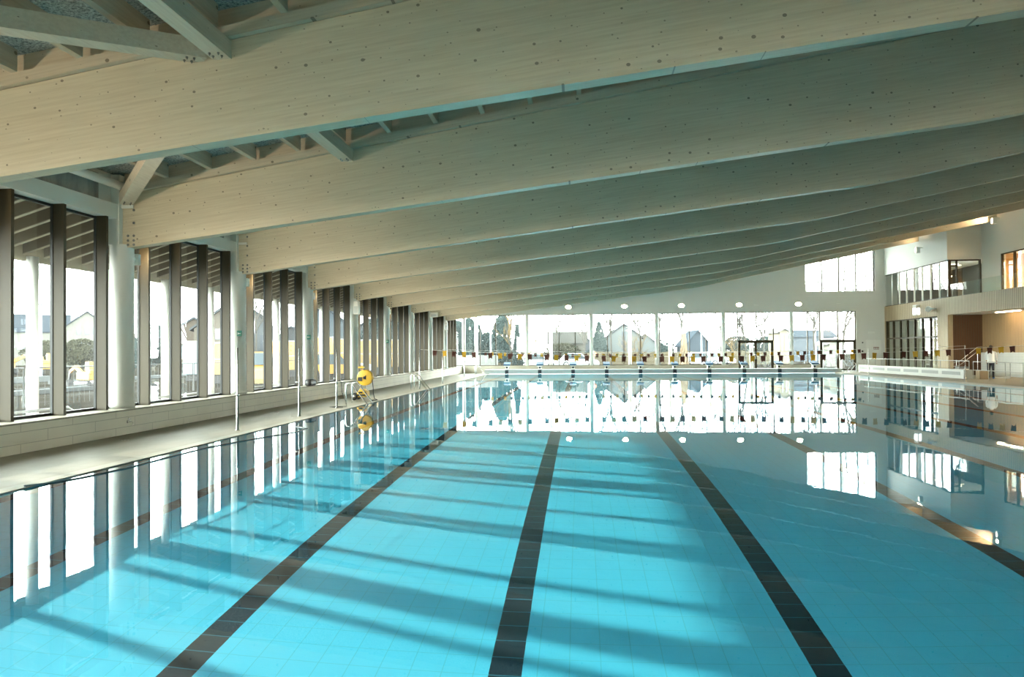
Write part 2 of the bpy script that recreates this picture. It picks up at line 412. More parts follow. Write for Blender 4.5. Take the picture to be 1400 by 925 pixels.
# ------------------------------------------------------------------ roof beams
def beam(k):
    y = cy(k); x0, x1 = -9.6, (XR-.1 if y > 45.4 else 24.7)
    ords = {-1: 'roof beam directly above the pool ladder side nearest the viewer', 0: 'wide whitewashed timber roof beam, nearest and topmost in view'}
    lab = ords.get(k, 'whitewashed timber roof beam with curved underside, %s counting away from the nearest' % ordinal(k))
    xs_ = [x0]+[x0+.55*i for i in range(1, 200) if x0+.55*i < x1-.1]+[x1]
    t = thing('roof_beam', (x0, y, zbot(x0)), lab, 'roof beam', 'timber roof beams across the pool hall')
    o = Vector((x0, y, zbot(x0)))
    bb = MB()
    low = [(x-o.x, zbot(x)-o.z) for x in xs_]; up = [(x-o.x, zstrip(x)-.16-o.z) for x in reversed(xs_)]
    n = len(xs_); v = []; f = []
    c = .016
    for yy, dz in ((-.12, 0), (-.12, 1), (.12, 1), (.12, 0)):
        for x in xs_: v.append((x-o.x, yy, (zbot(x) if dz == 0 else zstrip(x)-.16)-o.z))
    for i in range(n-1):
        for q in range(4):
            a, b2 = q*n, ((q+1) % 4)*n
            f.append((a+i, a+i+1, b2+i+1, b2+i))
    f.append((0, n, 2*n, 3*n)); f.append((n-1, 4*n-1, 3*n-1, 2*n-1))
    bb.add(v, f); bb.build('timber_girder', m_glulam, t)
    bb = MB(); v = []; f = []
    for yy, dz in ((-.20, -.15), (-.20, 0), (.20, 0), (.20, -.15)):
        for x in xs_: v.append((x-o.x, yy, zstrip(x)+dz-o.z))
    for i in range(n-1):
        for q in range(4):
            a, b2 = q*n, ((q+1) % 4)*n
            f.append((a+i, a+i+1, b2+i+1, b2+i))
    f.append((0, n, 2*n, 3*n)); f.append((n-1, 4*n-1, 3*n-1, 2*n-1))
    bb.add(v, f); bb.build('ledger_strip', m_ledger, t)
    bb = MB(); v = []; f = []
    for yy, dz in ((-.06, 0), (-.06, .31), (.06, .31), (.06, 0)):
        for x in xs_: v.append((x-o.x, yy, zstrip(x)+dz-o.z))
    for i in range(n-1):
        for q in range(4):
            a, b2 = q*n, ((q+1) % 4)*n
            f.append((a+i, a+i+1, b2+i+1, b2+i))
    bb.add(v, f); bb.build('blocking_board', m_ledger, t)
    if 1 <= k <= 8:
        hs = [(.09,.07),(.09,.16),(.09,.26),(.22,.07),(.22,.16),(.22,.26),(.22,.53),(.22,.8),(.22,1.06),(.22,1.19)]
        for hx, hz in (hs if k < 6 else hs[:6]):
            MB().lathe([(0,-.137),(.022,-.135),(.027,-.128),(.027,-.118)], (hx+.03, 0, hz), 12, 'Y').build('bolt', m_bolt, t)
    return t
beams = [beam(k) for k in range(-1, 9)]

# ------------------------------------------------------------------ ceiling joists between the first beams
jcol = [-8.57+.952*i for i in range(13)]
for bay in (-1, 0):
    y0, y1 = cy(bay)+.20, cy(bay+1)-.20
    for i, x in enumerate(jcol):
        if bay == 0 and i > 9: continue
        z = zstrip(x)+.0
        sl = .16*.04
        o = MB().prism([(-.045, -sl), (.045, sl), (.045, .30+sl), (-.045, .30-sl)], 'Y', 0, y1-y0).build('ceiling_joist', m_glulam_low, None, (x, y0, z))
        tag(o, 'pale timber ceiling joist %s the nearest roof beam, %s from the window wall' % ('in front of' if bay < 0 else 'behind', ['first','second','third','fourth','fifth','sixth','seventh','eighth','ninth','tenth','eleventh','twelfth','thirteenth'][i]), 'joist', 'ceiling joists between the roof beams')

# struts and diagonal braces with their bolts
def brace(p0, p1, lab, bolts0=False, bolts1=True, w=.25, h=.24):
    p0, p1 = Vector(p0), Vector(p1)
    t = thing('roof_brace', p0, lab, 'brace', 'timber braces under the ceiling joists')
    MB().bar((0,0,h/2), p1-p0+Vector((0,0,h/2)), w, h).build('timber_bar', m_strut, t)
    d = (p1-p0).normalized(); s = d.cross(Vector((0,0,1))).normalized(); up = s.cross(d)
    for on, p, dd in ((bolts0, Vector((0,0,0)), d), (bolts1, p1-p0, -d)):
        if not on: continue
        for a in (.13, .22):
            for q in (-.06, .06):
                c = p+dd*a+s*q
                MB().tube([c+up*.006, c-up*.018], .016, 8).tube([c-up*.018, c-up*.034], .008, 6).build('bolt', m_bolt, t)
    return t
NX = -4.8
brace((NX+.10, cy(-1)+.12, 5.56), (NX+.10, cy(0)-.12, 5.56), 'heavy square timber strut running from the nearest beam towards the viewer')
brace((-9.5, cy(-1)+.2, 4.83), (NX-.16, cy(0)-.14, 5.55), 'long diagonal timber brace at upper left meeting the nearest beam')
brace((NX+.08, cy(0)+.12, 5.57), (NX+.08, cy(1)-.12, 5.57), 'short timber strut showing below the nearest beam, bolted to the second beam')
brace((-9.50, cy(1)-.16, 4.80), (NX-.2, cy(0)+.14, 5.55), 'diagonal timber brace rising from the second beam end beside the window wall', True, False)
# steel shoe plates at beam ends
for k in range(1, 9):
    y = cy(k)
    o = MB().bbox(-9.80, -9.34, y-.165, y-.135, 4.735, 4.80, .004).build('steel_shoe_plate', m_white)
    tag(o, 'white steel plate above the end of the %s roof beam' % ordinal(k), 'plate', 'steel plates at the beam ends')
# pipe along the head of the window wall
p = MB().tube([(-9.55, cy(-2), 5.18), (-9.55, cy(0)+.1, 5.18), (-9.55, cy(1)-.1, 5.18)], .085, 14).build('ceiling_pipe', m_white)
tag(p, 'round white pipe along the top of the window wall beside the brace', 'pipe')

# ------------------------------------------------------------------ window wall: columns and windows
for k in range(0, 9):
    t = thing('round_column', (COLX, cy(k), .53), 'round white column on the window-side plinth, %s along from the viewer' % ordinal(k), 'column', 'round columns along the window wall')
    MB().lathe([(0,0),(.245,0),(.245,.11),(.232,.12),(.232,3.45 if k else 3.97)], n=32).build('shaft', m_white, t)
    MB().box(-.235, .10, -.235, .235, 3.44, 4.9).build('column_head', m_white, t)
    if k in (2, 3, 5):
        s = MB().bbox(-.0, .14, -.02, 0, 1.62, 1.78, .004).build('exit_sign', m_green, t); s.location = (.10, -.225, 0)
        MB().box(.03, .045, -.026, -.021, 1.67, 1.73).box(.045, .11, -.026, -.021, 1.69, 1.71).build('arrow', m_white, s)
offs = (.85, 2.07, 3.28, 4.45)
for k in range(-1, 9):
    y = cy(k); ye = y+5
    if k == 8: ye = YF
    w = bpy.data.objects.new('window_%d' % (k+2), None); COL.objects.link(w); w.location = (-9.9, y, .53); struct(w)
    MB().box(-.04, .02, .1, ye-y, -.0, .05).box(-.04, .02, .1, ye-y, 3.92, 3.97).build('frame', m_seal, w)
    MB().sheet(-.012, -.004, .1, ye-y, .05, 3.92).build('pane', m_glass, w)
    for j, of in enumerate(offs):
        if y+of > YF-.3: continue
        mm = MB().box(0, .262, of-.035, of+.035, 0, 3.97).build('mullion', m_bronze, w)
        MB().box(.0, .05, of-.048, of-.0352, 0, 3.97).build('seal', m_seal, mm)
# canopy outside: joists that carry on down and outwards, edge beam, slim columns
m_canopy = wood('canopy_wood', (.20, .155, .10), (.15, .12, .08), axis='X', kn=3)
CZ = lambda x: 3.95+.30*(x+12.4)
b = MB(); b.prism([(-12.5, CZ(-12.5)+.24), (-10.1, CZ(-10.1)+.24), (-10.1, CZ(-10.1)+.4), (-12.5, CZ(-12.5)+.4)], 'Y', -2, YF+2.5)
can = b.build('canopy_roof', m_canopy); tag(can, 'timber canopy roof outside over the window wall terrace', 'canopy')
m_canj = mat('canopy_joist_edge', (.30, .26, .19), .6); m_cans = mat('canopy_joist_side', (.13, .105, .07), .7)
for i in range(0, 56):
    y = 8.2+.62*i
    if y > 44: break
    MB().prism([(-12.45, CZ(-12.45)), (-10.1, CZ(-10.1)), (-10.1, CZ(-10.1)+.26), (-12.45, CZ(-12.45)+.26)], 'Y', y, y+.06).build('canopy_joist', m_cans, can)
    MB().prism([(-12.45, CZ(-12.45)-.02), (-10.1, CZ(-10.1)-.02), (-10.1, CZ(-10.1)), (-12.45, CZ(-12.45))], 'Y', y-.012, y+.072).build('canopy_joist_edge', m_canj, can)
MB().box(-12.62, -12.44, -2, YF+2.5, 3.80, 4.28).build('fascia', m_canj, can)
for i in range(0, 9):
    y = 11.9+2.5*i
    o = MB().lathe([(0,0),(.12,0),(.12,3.86),(0,3.86)], n=20).build('outdoor_column', m_white, None, (-12.2, y, 0.0))
    tag(o, 'slim round white column outside the windows, %s along the terrace from the viewer' % ordinal(i), 'column', 'outdoor columns under the canopy')

# ------------------------------------------------------------------ far facade window, columns, doors
w = bpy.data.objects.new('window_20', None); COL.objects.link(w); w.location = (0, YF, 0); struct(w)
FC = [-4.19+5*i for i in range(5)]
mx = [-9.9, -9.19+.0]+[FC[0]-1.25*i for i in (3,2,1)]+[c+1.25*i for c in FC[:4] for i in (1,2,3)]+[FC[4]+1.25]
mx = [x for x in mx if -9.9 <= x]
MB().box(-9.95, D2[1], .10, .15, ZT-.05, ZT).box(-9.95, D1[0], .10, .15, ZS, ZS+.05).box(D1[1], D2[0], .10, .15, ZS, ZS+.05).build('frame', m_bronze, w)
for x in sorted(set(round(x, 3) for x in mx)):
    if D1[0]-.1 < x < D1[1]+.1: z0 = 2.42
    else: z0 = ZS
    MB().box(x-.028, x+.028, .06, .20, z0, ZT).build('mullion', m_bronze, w)
for x in (D1[0], D1[1], D2[0], (D2[0]+D2[1])/2, D2[1]-.03):
    MB().box(x-.035, x+.035, .05, .20, 2.42, ZT).build('mullion', m_bronze, w)
MB().sheet(-9.95, D2[1], .128, .136, ZS, ZT).build('pane', m_glass, w)
for i, x in enumerate(FC):
    o = MB().lathe([(0,0),(.14,0),(.14,ZT-ZS+.0)], n=20).build('facade_column', m_white, None, (x, YF-.02, ZS))
    tag(o, 'round white column dividing the far window front, %s from the left' % ordinal(i), 'column', 'columns in the far window front')
    o.location.y = YF-.16
for i, x in enumerate((-9.75, -8.7, -2.47, 3.99, 7.22, 10.4, 13.64, 19.05, 20.5)):
    h = 4.6 if x < 18 else 9.5
    o = MB().lathe([(0,0),(.14,0),(.14,h),(0,h)], n=16).build('outdoor_column', m_white, None, (x, 57.5, 0))
    tag(o, 'slender white column outside beyond the far windows, %s from the left' % ordinal(i), 'column', 'outdoor columns beyond the far windows')
o = MB().lathe([(0,0),(.14,0),(.14,9.5),(0,9.5)], n=16).build('outdoor_column', m_white, None, (22.2, 57.5, 0))
tag(o, 'slender white column outside seen only through the upper far window', 'column', 'outdoor columns beyond the far windows')
# outdoor canopy soffit beyond the far facade
for n, (a, c) in enumerate((D1, D2)):
    d = bpy.data.objects.new('door_%d' % (n+1), None); COL.objects.link(d); d.location = (a, YF, .1); struct(d)
    wd = c-a; h = 2.33
    MB().box(0, .09, .03, .18, 0, h).box(wd-.09, wd, .03, .18, 0, h).box(0, wd, .03, .18, h-.12, h).build('door_frame', m_bronze, d)
    for q in range(2):
        x0 = .09+q*(wd-.18)/2; x1 = x0+(wd-.18)/2
        lf = MB().box(x0, x0+.09, .06, .13, .02, h-.12).box(x1-.09, x1, .06, .13, .02, h-.12).box(x0, x1, .06, .13, h-.2, h-.12).box(x0, x1, .06, .13, .02, .14).build('door_leaf', m_bronze, d)
        MB().sheet(x0+.09, x1-.09, .09, .10, .14, h-.2).build('pane', m_glass, lf)
        hx = x1-.05 if q == 0 else x0+.05
        MB().tube([(hx, .03, .9), (hx, .0, .95), (hx, .0, 1.25), (hx, .03, 1.3)], .014, 8).build('door_handle', m_steel, lf)
    o = MB().bbox(-.09, .09, -.05, .03, -.05, .06, .01).build('door_closer_box', m_white, None, (a+wd/2, YF-.0, 2.56))
    tag(o, 'small grey box above the %s far glass door' % ('left' if n == 0 else 'right'), 'box')
# upper window
w = bpy.data.objects.new('window_21', None); COL.objects.link(w); w.location = (0, YF, 0); struct(w)
for x in (18.13, 19.35, 20.6, 21.88):
    MB().box(x-.035, x+.035, .05, .20, UWZ, zstrip(x)+.3).build('mullion', m_bronze, w)
MB().box(UW0, UW1, .05, .20, UWZ, UWZ+.04).build('frame', m_white, w)
MB().sheet(UW0, UW1, .128, .136, UWZ+.04, 11.2).build('pane', m_glass, w)

# ------------------------------------------------------------------ bulkhead with starting blocks
o = MB().bbox(PX0-.4, 18.72, PY1, PY1+1.3, .003, .33, .008).build('bulkhead', m_bulk)
tag(o, 'pale tiled raised end wall of the pool carrying the starting blocks', 'pool end wall')
m_stripe = mat('black_target_tile', (.012, .02, .03), .4)
for i in range(10):
    x = -5.6+2.5*i
    o2 = MB().box(-.13, .13, -.012, -.002, 0, .30).build('lane_stripe', m_stripe, None, (x, PY1, .005)); 
    o2.parent = o
blk = thing('starting_block', (-5.6, PY1+.05, .33), 'x', 'starting block', 'starting blocks along the far pool end')
MB().bbox(-.10, .10, .1, .45, 0, .30, .015).bbox(-.15, .15, .05, .5, 0, .04, .01).build('pedestal', m_white, blk)
MB().prism([(-.05, .40), (.62, .56), (.62, .50), (-.05, .30)], 'X', -.25, .25).build('platform', m_blue, blk)
MB().prism([(-.04, .31), (.6, .50), (.6, .44), (-.02, .24)], 'X', -.22, .22).build('platform_underside', m_white, blk)
MB().tube([(-.17,-.03,.18),(-.17,-.06,.22),(.17,-.06,.22),(.17,-.03,.18)], .014, 8).build('grab_rail', m_steel, blk)
MB().box(-.07, .07, .092, .099, .08, .22).build('number_plate', m_black, blk)
for i in range(10):
    lab = 'blue-topped white starting block at the far pool end, %s from the left' % ordinal(i)
    if i == 0: blk['label'] = lab
    else: dup(blk, (-5.6+2.5*i, PY1+.05, .33), label=lab)

# ------------------------------------------------------------------ backstroke flags
def flag_shape(w, h):
    bb = MB(); pts = [(-w/2, 0), (w/2, 0), (w*.40, -h), (0, -h*.80), (-w*.40, -h)]
    return bb.prism(pts, 'Y', -.003, .003)
def flag_row(Y, z0, sag, xl, xr, lab, w, h, dx, zr=None):
    t = thing('flag_line', (xl, Y, 0), lab, 'flag line')
    zf = lambda x: z0-sag*(1-((x-(xl+xr)/2)/((xr-xl)/2))**2)
    MB().tube([(x-xl, 0, zf(x)+.0) for x in [xl+(xr-xl)*i/40 for i in range(41)]], .006, 5).build('rope', m_white, t)
    for i in range(10):
        for j in range(5):
            x = -5.62+2.53*i+dx+.445*(j-2)
            tw = (random.Random(i*7+j).uniform(-.25, .25))
            f = flag_shape(w, h).build('flag', m_flag_y if j % 2 else m_flag_b, t, (x-xl, 0, zf(x)))
            f.rotation_euler = (0, tw*.3, tw)
    return t
flag_row(31.0, 1.80, .38, -7.25, 18.4, 'rope of brown and yellow swallowtail pennants across the pool, nearer row', .20, .28, -.08)
flag_row(47.3, 1.72, .24, -7.96, 18.58, 'rope of brown and yellow swallowtail pennants across the pool, farther row', .19, .27, 0)
o = MB().tube([(-7.3+(26.1)*i/30-0, 36.3, 1.82-.22*(1-((i-15)/15)**2)) for i in range(31)], .005, 5).build('start_rope', m_white)
tag(o, 'bare thin rope strung across the pool behind the nearer pennants', 'rope')
# posts
def post(x, y, z, h, lab, knob=False, bent=False):
    t = thing('rope_post', (x, y, z), lab, 'post', 'steel rope posts beside the pool')
    MB().lathe([(0,0),(.05,0),(.05,.012),(.026,.02),(.026,h*.42),(.017,h*.43),(.017,h),(0,h+.005)], n=14).build('tube', m_steel, t)
    MB().lathe([(0,-.03),(.034,-.03),(.034,.03),(0,.03)], (0,0,h*.43), 12).build('clamp', m_steel, t)
    if knob: MB().tube([(0,0,h*.5),(-.05,-.02,h*.5)], .012, 8).blob((-.065,-.025,h*.5), .028, 0, 2).build('knob', m_steel, t)
    return t
post(-7.38, 14.35, DZ, 1.78, 'thin steel post on the deck, nearest the viewer')
post(-7.38, 17.65, DZ, 1.78, 'thin steel post beside the dark column gap, second on the window deck', True)
post(-7.32, 20.3, DZ, 1.78, 'thin steel post just in front of the first pool ladder', True)
post(-7.30, 31.0, DZ, 1.78, 'thin steel post holding the left end of the nearer pennants')
post(-7.30, 36.3, DZ, 1.78, 'thin steel post holding the left end of the bare rope')
post(-8.0, 47.3, DZ, 1.70, 'thin steel post holding the left end of the farther pennants')
post(18.62, 47.3, DZR, 1.65, 'thin steel post holding the right end of the farther pennants')
post(18.85, 36.3, DZR, 1.78, 'thin steel post on the right deck, end of the bare rope')
post(18.5, 31.0, DZR, 1.78, 'thin steel post at right edge holding the nearer pennants')

# ------------------------------------------------------------------ pool ladders
def ladder(x, y, z, lab, s=1, sp=.62):
    t = thing('pool_ladder', (x, y, z), lab, 'pool ladder', 'pool ladders')
    for q in (0, 1):
        yy = q*sp
        pts = [(-.66*s, yy, 0), (-.66*s, yy, .60), (-.62*s, yy, .67), (-.54*s, yy, .69), (-.46*s, yy, .66), (-.05*s, yy, .12), (.04*s, yy, .02), (.07*s, yy, -.10), (.07*s, yy, -1.1)]
        MB().tube(pts, .022, 10).build('handrail', m_steel, t)
    for zz in (-.25, -.52, -.79): MB().bbox(.03 if s > 0 else -.11, .11 if s > 0 else -.03, 0, sp, zz-.015, zz+.015, .006).build('step', m_steel, t)
    return t
ladder(-6.87, 21.7, DZ, 'stainless pool ladder rails beside the yellow hose cart')
ladder(-6.87, 30.3, DZ, 'stainless pool ladder rails midway along the window deck')
ladder(-6.87, 49.0, DZ, 'stainless pool ladder rails in the far left pool corner')
ladder(18.5, 50.2, DZR, 'stainless pool ladder rails in the far right pool corner', -1)

# ------------------------------------------------------------------ yellow hose-reel cart on the window deck
t = thing('hose_reel_cart', (-7.72, 23.9, DZ), 'yellow cleaning-robot cart with cable reel and wheels beside the ladder', 'cart', rz=.0)
MB().lathe([(.0,-.035),(.10,-.04),(.125,-.03),(.125,.03),(.10,.04),(0,.035)], (-.20, -.18, .125), 20, 'Y').build('wheel', m_black, t)
MB().lathe([(0,-.045),(.07,-.045),(.07,.045),(0,.045)], (-.20, -.18, .125), 16, 'Y').build('hub_cap', m_steel, t)
MB().lathe([(.0,-.035),(.10,-.04),(.125,-.03),(.125,.03),(.10,.04),(0,.035)], (-.20, .25, .125), 20, 'Y').build('wheel', m_black, t)
MB().bbox(-.12, .24, -.2, .22, .10, .32, .05).bbox(-.05, .18, -.15, .18, .28, .38, .03).build('robot_body', m_yellow, t)
MB().bbox(-.10, .20, -.215, -.195, .15, .20, .004).bbox(-.02, .10, -.22, -.195, .24, .30, .004).build('robot_trim', m_black, t)
MB().tube([(-.15,.1,.15),(.0,.05,.6),(.05,.0,1.02),(.05,-.12,1.10)], .018, 8).tube([(.25,.1,.05),(.12,.05,.5),(.10,.0,1.05)], .018, 8).build('handle_frame', m_steel, t)
MB().lathe([(.0,-.09),(.26,-.09),(.275,-.08),(.275,-.06),(.16,-.05),(.16,.06),(.275,.07),(.275,.09),(0,.1)], (.14, 0, .78), 26, 'Y').build('cable_reel', m_yellow, t)
MB().lathe([(.165,-.045),(.235,-.045),(.235,.055),(.165,.055)], (.14, 0, .78), 26, 'Y').build('wound_cable', m_black, t)
MB().bbox(-.10, .06, -.11, -.095, .66, .80, .005).bbox(.16,.20,-.11,-.095,.72,.86,.005).lathe([(0,-.12),(.05,-.12),(.05,-.1)], (.14,0,.78), 12, 'Y').build('crank', m_black, t)
MB().bbox(-.08, .13, -.14, -.02, 1.12, 1.17, .01).build('control_box', m_yellow, t)
MB().tube([(.38,0,.78),(.42,.0,.45),(.44,-.02,.22),(.50,-.08,.05),(.60,-.15,.02),(.66,-.3,.015),(.55,-.55,.012)], .014, 8).build('hose', m_black, t)
# cleaning hose floating along the pool edge
hp = [(-6.93, 8.05, .03), (-6.85, 8.35, .008), (-6.72, 8.75, .006), (-6.60, 9.6, .006), (-6.62, 10.6, .006), (-6.60, 11.7, .006), (-6.42, 12.6, .006), (-6.20, 13.4, .006), (-5.98, 14.2, .006), (-6.05, 14.9, .006), (-6.45, 15.2, .006), (-6.75, 15.9, .006), (-6.88, 16.6, .02)]
o = MB().tube(hp, .011, 8).build('floating_hose', mat('grey_hose', (.10, .14, .15), .5)); tag(o, 'thin grey hose floating on the water along the left pool edge', 'hose')
# cable lying by the second post
o = MB().tube([(-7.35,20.5,.85),(-7.28,20.55,.80),(-7.26,20.6,.45),(-7.18,20.7,.2),(-7.22,20.9,DZ+.01),(-7.5,20.7,DZ+.01),(-7.65,20.6,DZ+.01),(-7.4,20.4,DZ+.012),(-7.2,20.5,DZ+.012)], .009, 6).build('loose_cable', m_black)
tag(o, 'thin dark cable hanging from the third post and lying on the deck', 'cable')
# black speaker on the sill
t = thing('portable_speaker', (-9.42, 23.55, .53), 'small black speaker lying on the window sill', 'speaker')
MB().bbox(-.12, .10, -.28, .28, 0, .22, .05).build('body', m_black, t)
MB().lathe([(0,-.02),(.08,-.02),(.09,0),(.09,.01)], (0, -.28, .11), 18, 'Y').build('cone', mat('speaker_cone', (.05,.05,.05), .4), t)
# brass-chrome tap on the plinth
t = thing('wall_tap', (-9.36, 13.55, .27), 'small chrome water tap on the tiled plinth below the first column', 'tap')
MB().tube([(0,0,0),(.09,0,0),(.12,0,-.02),(.12,0,-.07)], .014, 10).lathe([(0,0),(.03,0),(.03,.008),(0,.01)], n=14, axis='X').build('spout', m_steel, t)
MB().tube([(.05,0,0),(.05,0,.05)], .008, 8).tube([(.05,-.05,.055),(.05,.05,.055)], .009, 8).tube([(.05,-.035,.025),(.05,-.035,.09)], .007, 6).build('handle', m_steel, t)
o = MB().bbox(-.012, .0, -.05, .05, -.05, .05, .004).build('wall_socket', m_white, None, (-9.35, 21.2, .25)); tag(o, 'small square white socket on the tiled plinth', 'socket')
for i, (x, y) in enumerate(((-8.75, 12.6), (-8.6, 18.9))):
    o = MB().lathe([(0,0),(.07,0),(.07,.004),(0,.005)], n=18).build('floor_drain', m_steel, None, (x, y, DZ)); tag(o, 'round floor drain on the window deck, %s of the tap' % ('in front' if i == 0 else 'far beyond'), 'drain')
# white boxes hung on columns
for (x, y, z, w_, h_, lab) in ((-9.3, 28.5, 3.55, .22, .55, 'white speaker box on the fifth window-side column head'), (-9.25, 43.6, 4.05, .5, .28, 'white box under the beam end near the far corner'), (-9.4, 48.4, 3.5, .2, .55, 'narrow white speaker box beside the last window-side column')):
    t = thing('wall_speaker', (x, y-.3, z), lab, 'speaker')
    MB().bbox(-w_/2, w_/2, -.1, .1, -h_/2, h_/2, .02).build('cabinet', m_white, t)
    MB().box(-w_*.36, w_*.36, -.106, -.1, -h_*.40, h_*.1).build('grille', mat('speaker_grille', (.55,.58,.56), .6), t)
    MB().box(-.03, .03, .1, .3, -.03, .03).build('bracket', m_white, t)

# ------------------------------------------------------------------ round wall lamps on the far wall
m_lampglow = mat('lamp_lens', (1,1,1), .4, emis=(1, .80, .52), es=22)
lamp = thing('round_wall_lamp', (0,0,0), 'x', 'lamp', 'round lamps above the far windows')
MB().lathe([(0,.10),(.05,.10),(.05,.03),(.20,.02),(.225,0),(.225,-.03),(.21,-.035)], n=24, axis='Y').build('housing', m_white, lamp)
MB().lathe([(0,-.04),(.16,-.038),(.205,-.032),(.205,-.02)], n=24, axis='Y').build('lens', m_lampglow, lamp)
LX = (-.95, 3.36, 7.68, 11.99, 16.33)
for i, x in enumerate(LX):
    lab = 'glowing round lamp on the white wall above the far windows, %s from left' % ordinal(i)
    l = lamp if i == 0 else dup(lamp, (0,0,0), label=lab)
    if i == 0: lamp['label'] = lab
    l.location = (x, YF-.17, 5.13)
    l.scale = (1.0, 1, .6)
for i, x in enumerate(LX):  # unseen fill lamps added on the near wall to brighten the hall
    l = dup(lamp, (x, YB+.17, 5.13), rz=PI, label='unseen round fill lamp added on the end wall behind the viewer, %s from the window side' % ordinal(i), group='fill lamps added on the near end wall')
    l.scale = (1, 1, .6)
    ld = bpy.data.lights.new('lamp_light', 'AREA'); ld.energy = NEAR_FILL_W; ld.size = .4; ld.color = (1, .98, .88); ld.cycles.is_caustics_light = True
    lo = bpy.data.objects.new('lamp_light', ld); COL.objects.link(lo); lo.parent = l; lo.location = (0, -.06, 0); lo.rotation_euler = (PI/2, 0, 0)
# floodlights on the far side of the window-side columns, lighting the beams
for k in range(-1, 9):
    t = thing('column_floodlight', (-9.62, cy(k)+.34, 3.72), ('small white floodlight behind the head of the %s window-side column' % ordinal(k)) if k >= 0 else 'small white floodlight at the window wall level with the viewer', 'floodlight', 'floodlights on the window-side columns')
    MB().bbox(-.09, .09, -.05, .05, -.12, .12, .015).box(-.03, .03, -.12, -.05, -.03, .03).build('housing', m_white, t)
    MB().box(-.07, .07, .051, .056, -.1, .1).build('lens', m_lampglow, t)
    ld = bpy.data.lights.new('flood_lamp', 'AREA'); ld.energy = FLOOD_W; ld.size = .16; ld.spread = 1.75; ld.color = (1, .84, .62)
    lo = bpy.data.objects.new('flood_lamp', ld); COL.objects.link(lo); lo.parent = t; lo.location = (.02, .075, .02)
    lo.rotation_euler = Vector((.66, .74, .16)).to_track_quat('-Z', 'Y').to_euler()
# small fittings on the far wall
for (x, z, w_, h_, mm, nm, lab, cat) in ((13.28, 5.1, .30, .07, m_white, 'air_vent', 'slim white vent between the fourth and fifth far lamps', 'vent'),
      (19.3, 5.18, .30, .07, m_white, 'air_vent', 'slim white vent on the far wall right of the lamps', 'vent'),
      (21.65, 2.93, .42, .12, m_white, 'air_vent', 'white slotted vent above the wall cabinet', 'vent'),
      (21.0, 2.2, .09, .09, m_black, 'wall_button', 'small black button on the far wall beside the door', 'button'),
      (20.98, 1.55, .12, .12, m_black, 'door_control', 'small dark control box on the wall right of the far door', 'control box')):
    o = MB().bbox(-w_/2, w_/2, -.05, 0, -h_/2, h_/2, .01).build(nm, mm, None, (x, YF, z)); tag(o, lab, cat)
t = thing('wall_cabinet', (21.78, YF-.02, DZR), 'flat white double-door cabinet in the far right corner', 'cabinet')
MB().box(-.55, .55, -.03, .0, 0, 2.35).build('body', m_wallp, t)
for q in (-1, 1): MB().bbox(min(.01*q, .53*q), max(.01*q, .53*q), -.045, -.03, .03, 2.32, .004).build('door', m_white, t)
m_red = mat('red_sign', (.22, .06, .04), .6)
sg = MB().box(-.02, .36, -.052, -.0455, 1.62, 1.80).build('red_notice', m_red, t)
for q in range(4): MB().box(.01+q*.085, .06+q*.085, -.056, -.0525, 1.66, 1.76).build('letter', m_wallp, sg)

# ------------------------------------------------------------------ right side building: lower wall, recess, balcony, upper storey
m_clad = wood('balcony_cladding', (.56, .45, .29), (.46, .36, .22), axis='Z', knots=False, rough=.6)
def slat_bump(M, ax, sp):
    t = N(M, 'ShaderNodeTexCoord'); s = N(M, 'ShaderNodeSeparateXYZ'); L(M, t.outputs['Object'], s.inputs[0])
    q = math_(M, 'MODULO', math_(M, 'ADD', s.outputs[ax], 200*sp), sp)
    g = math_(M, 'LESS_THAN', q, sp*.28)
    b = M.node_tree.nodes['Principled BSDF']; l = b.inputs['Base Color'].links[0].from_socket
    base(M, mixc(M, math_(M, 'MULTIPLY', g, .6), l, (.10, .07, .04)))
slat_bump(m_clad, 'Y', .16)
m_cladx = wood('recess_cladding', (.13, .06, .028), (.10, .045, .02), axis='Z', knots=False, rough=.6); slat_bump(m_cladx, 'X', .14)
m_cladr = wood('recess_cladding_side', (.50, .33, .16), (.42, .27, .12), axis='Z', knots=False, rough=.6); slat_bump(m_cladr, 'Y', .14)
BZ0, BZ1 = 3.78, 4.86
GY0, GY1 = 46.7, 54.25          # lower glazing
struct(MB().box(XR, XR+.3, YB, YF, BZ0, BZ1).build('wall_right_balcony', m_clad))
struct(MB().box(XR+.3, 26, YB, YF, BZ0, BZ0+.3).box(XR+.3, 26, YB, YF, BZ1-.35, BZ1-.1).build('ceiling_recess', m_wallp))
b = MB(); b.box(XR, XR+.3, 45.42, GY0, DZR, BZ0); b.box(XR, XR+.3, GY1, YF, DZR, BZ0)
struct(b.build('wall_right', m_clad))
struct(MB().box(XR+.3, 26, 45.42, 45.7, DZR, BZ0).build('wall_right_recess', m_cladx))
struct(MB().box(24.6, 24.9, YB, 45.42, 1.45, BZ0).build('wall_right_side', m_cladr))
struct(MB().box(24.5, 24.9, YB, 45.42, 0, 1.45).build('wall_right_tiled', m_whitetile))
struct(MB().box(25.9, 26.1, 45.7, YF, DZR, BZ0).build('wall_right_inner', mat('beige_inner_wall', (.50,.42,.28), .8)))
w = bpy.data.objects.new('window_30', None); COL.objects.link(w); w.location = (XR, 0, 0); struct(w)
MB().box(.08, .2, GY0, GY1, 3.70, 3.78).box(.08, .2, GY0, GY1, 2.42, 2.52).build('frame', m_bronze, w)
for i in range(8):
    y = GY0+(GY1-GY0)*i/7
    MB().box(.06, .2, y-.04, y+.04, DZR, 3.78).build('mullion', m_bronze, w)
MB().sheet(.13, .14, GY0, GY1, DZR, 3.74).build('pane', m_glass_in, w)
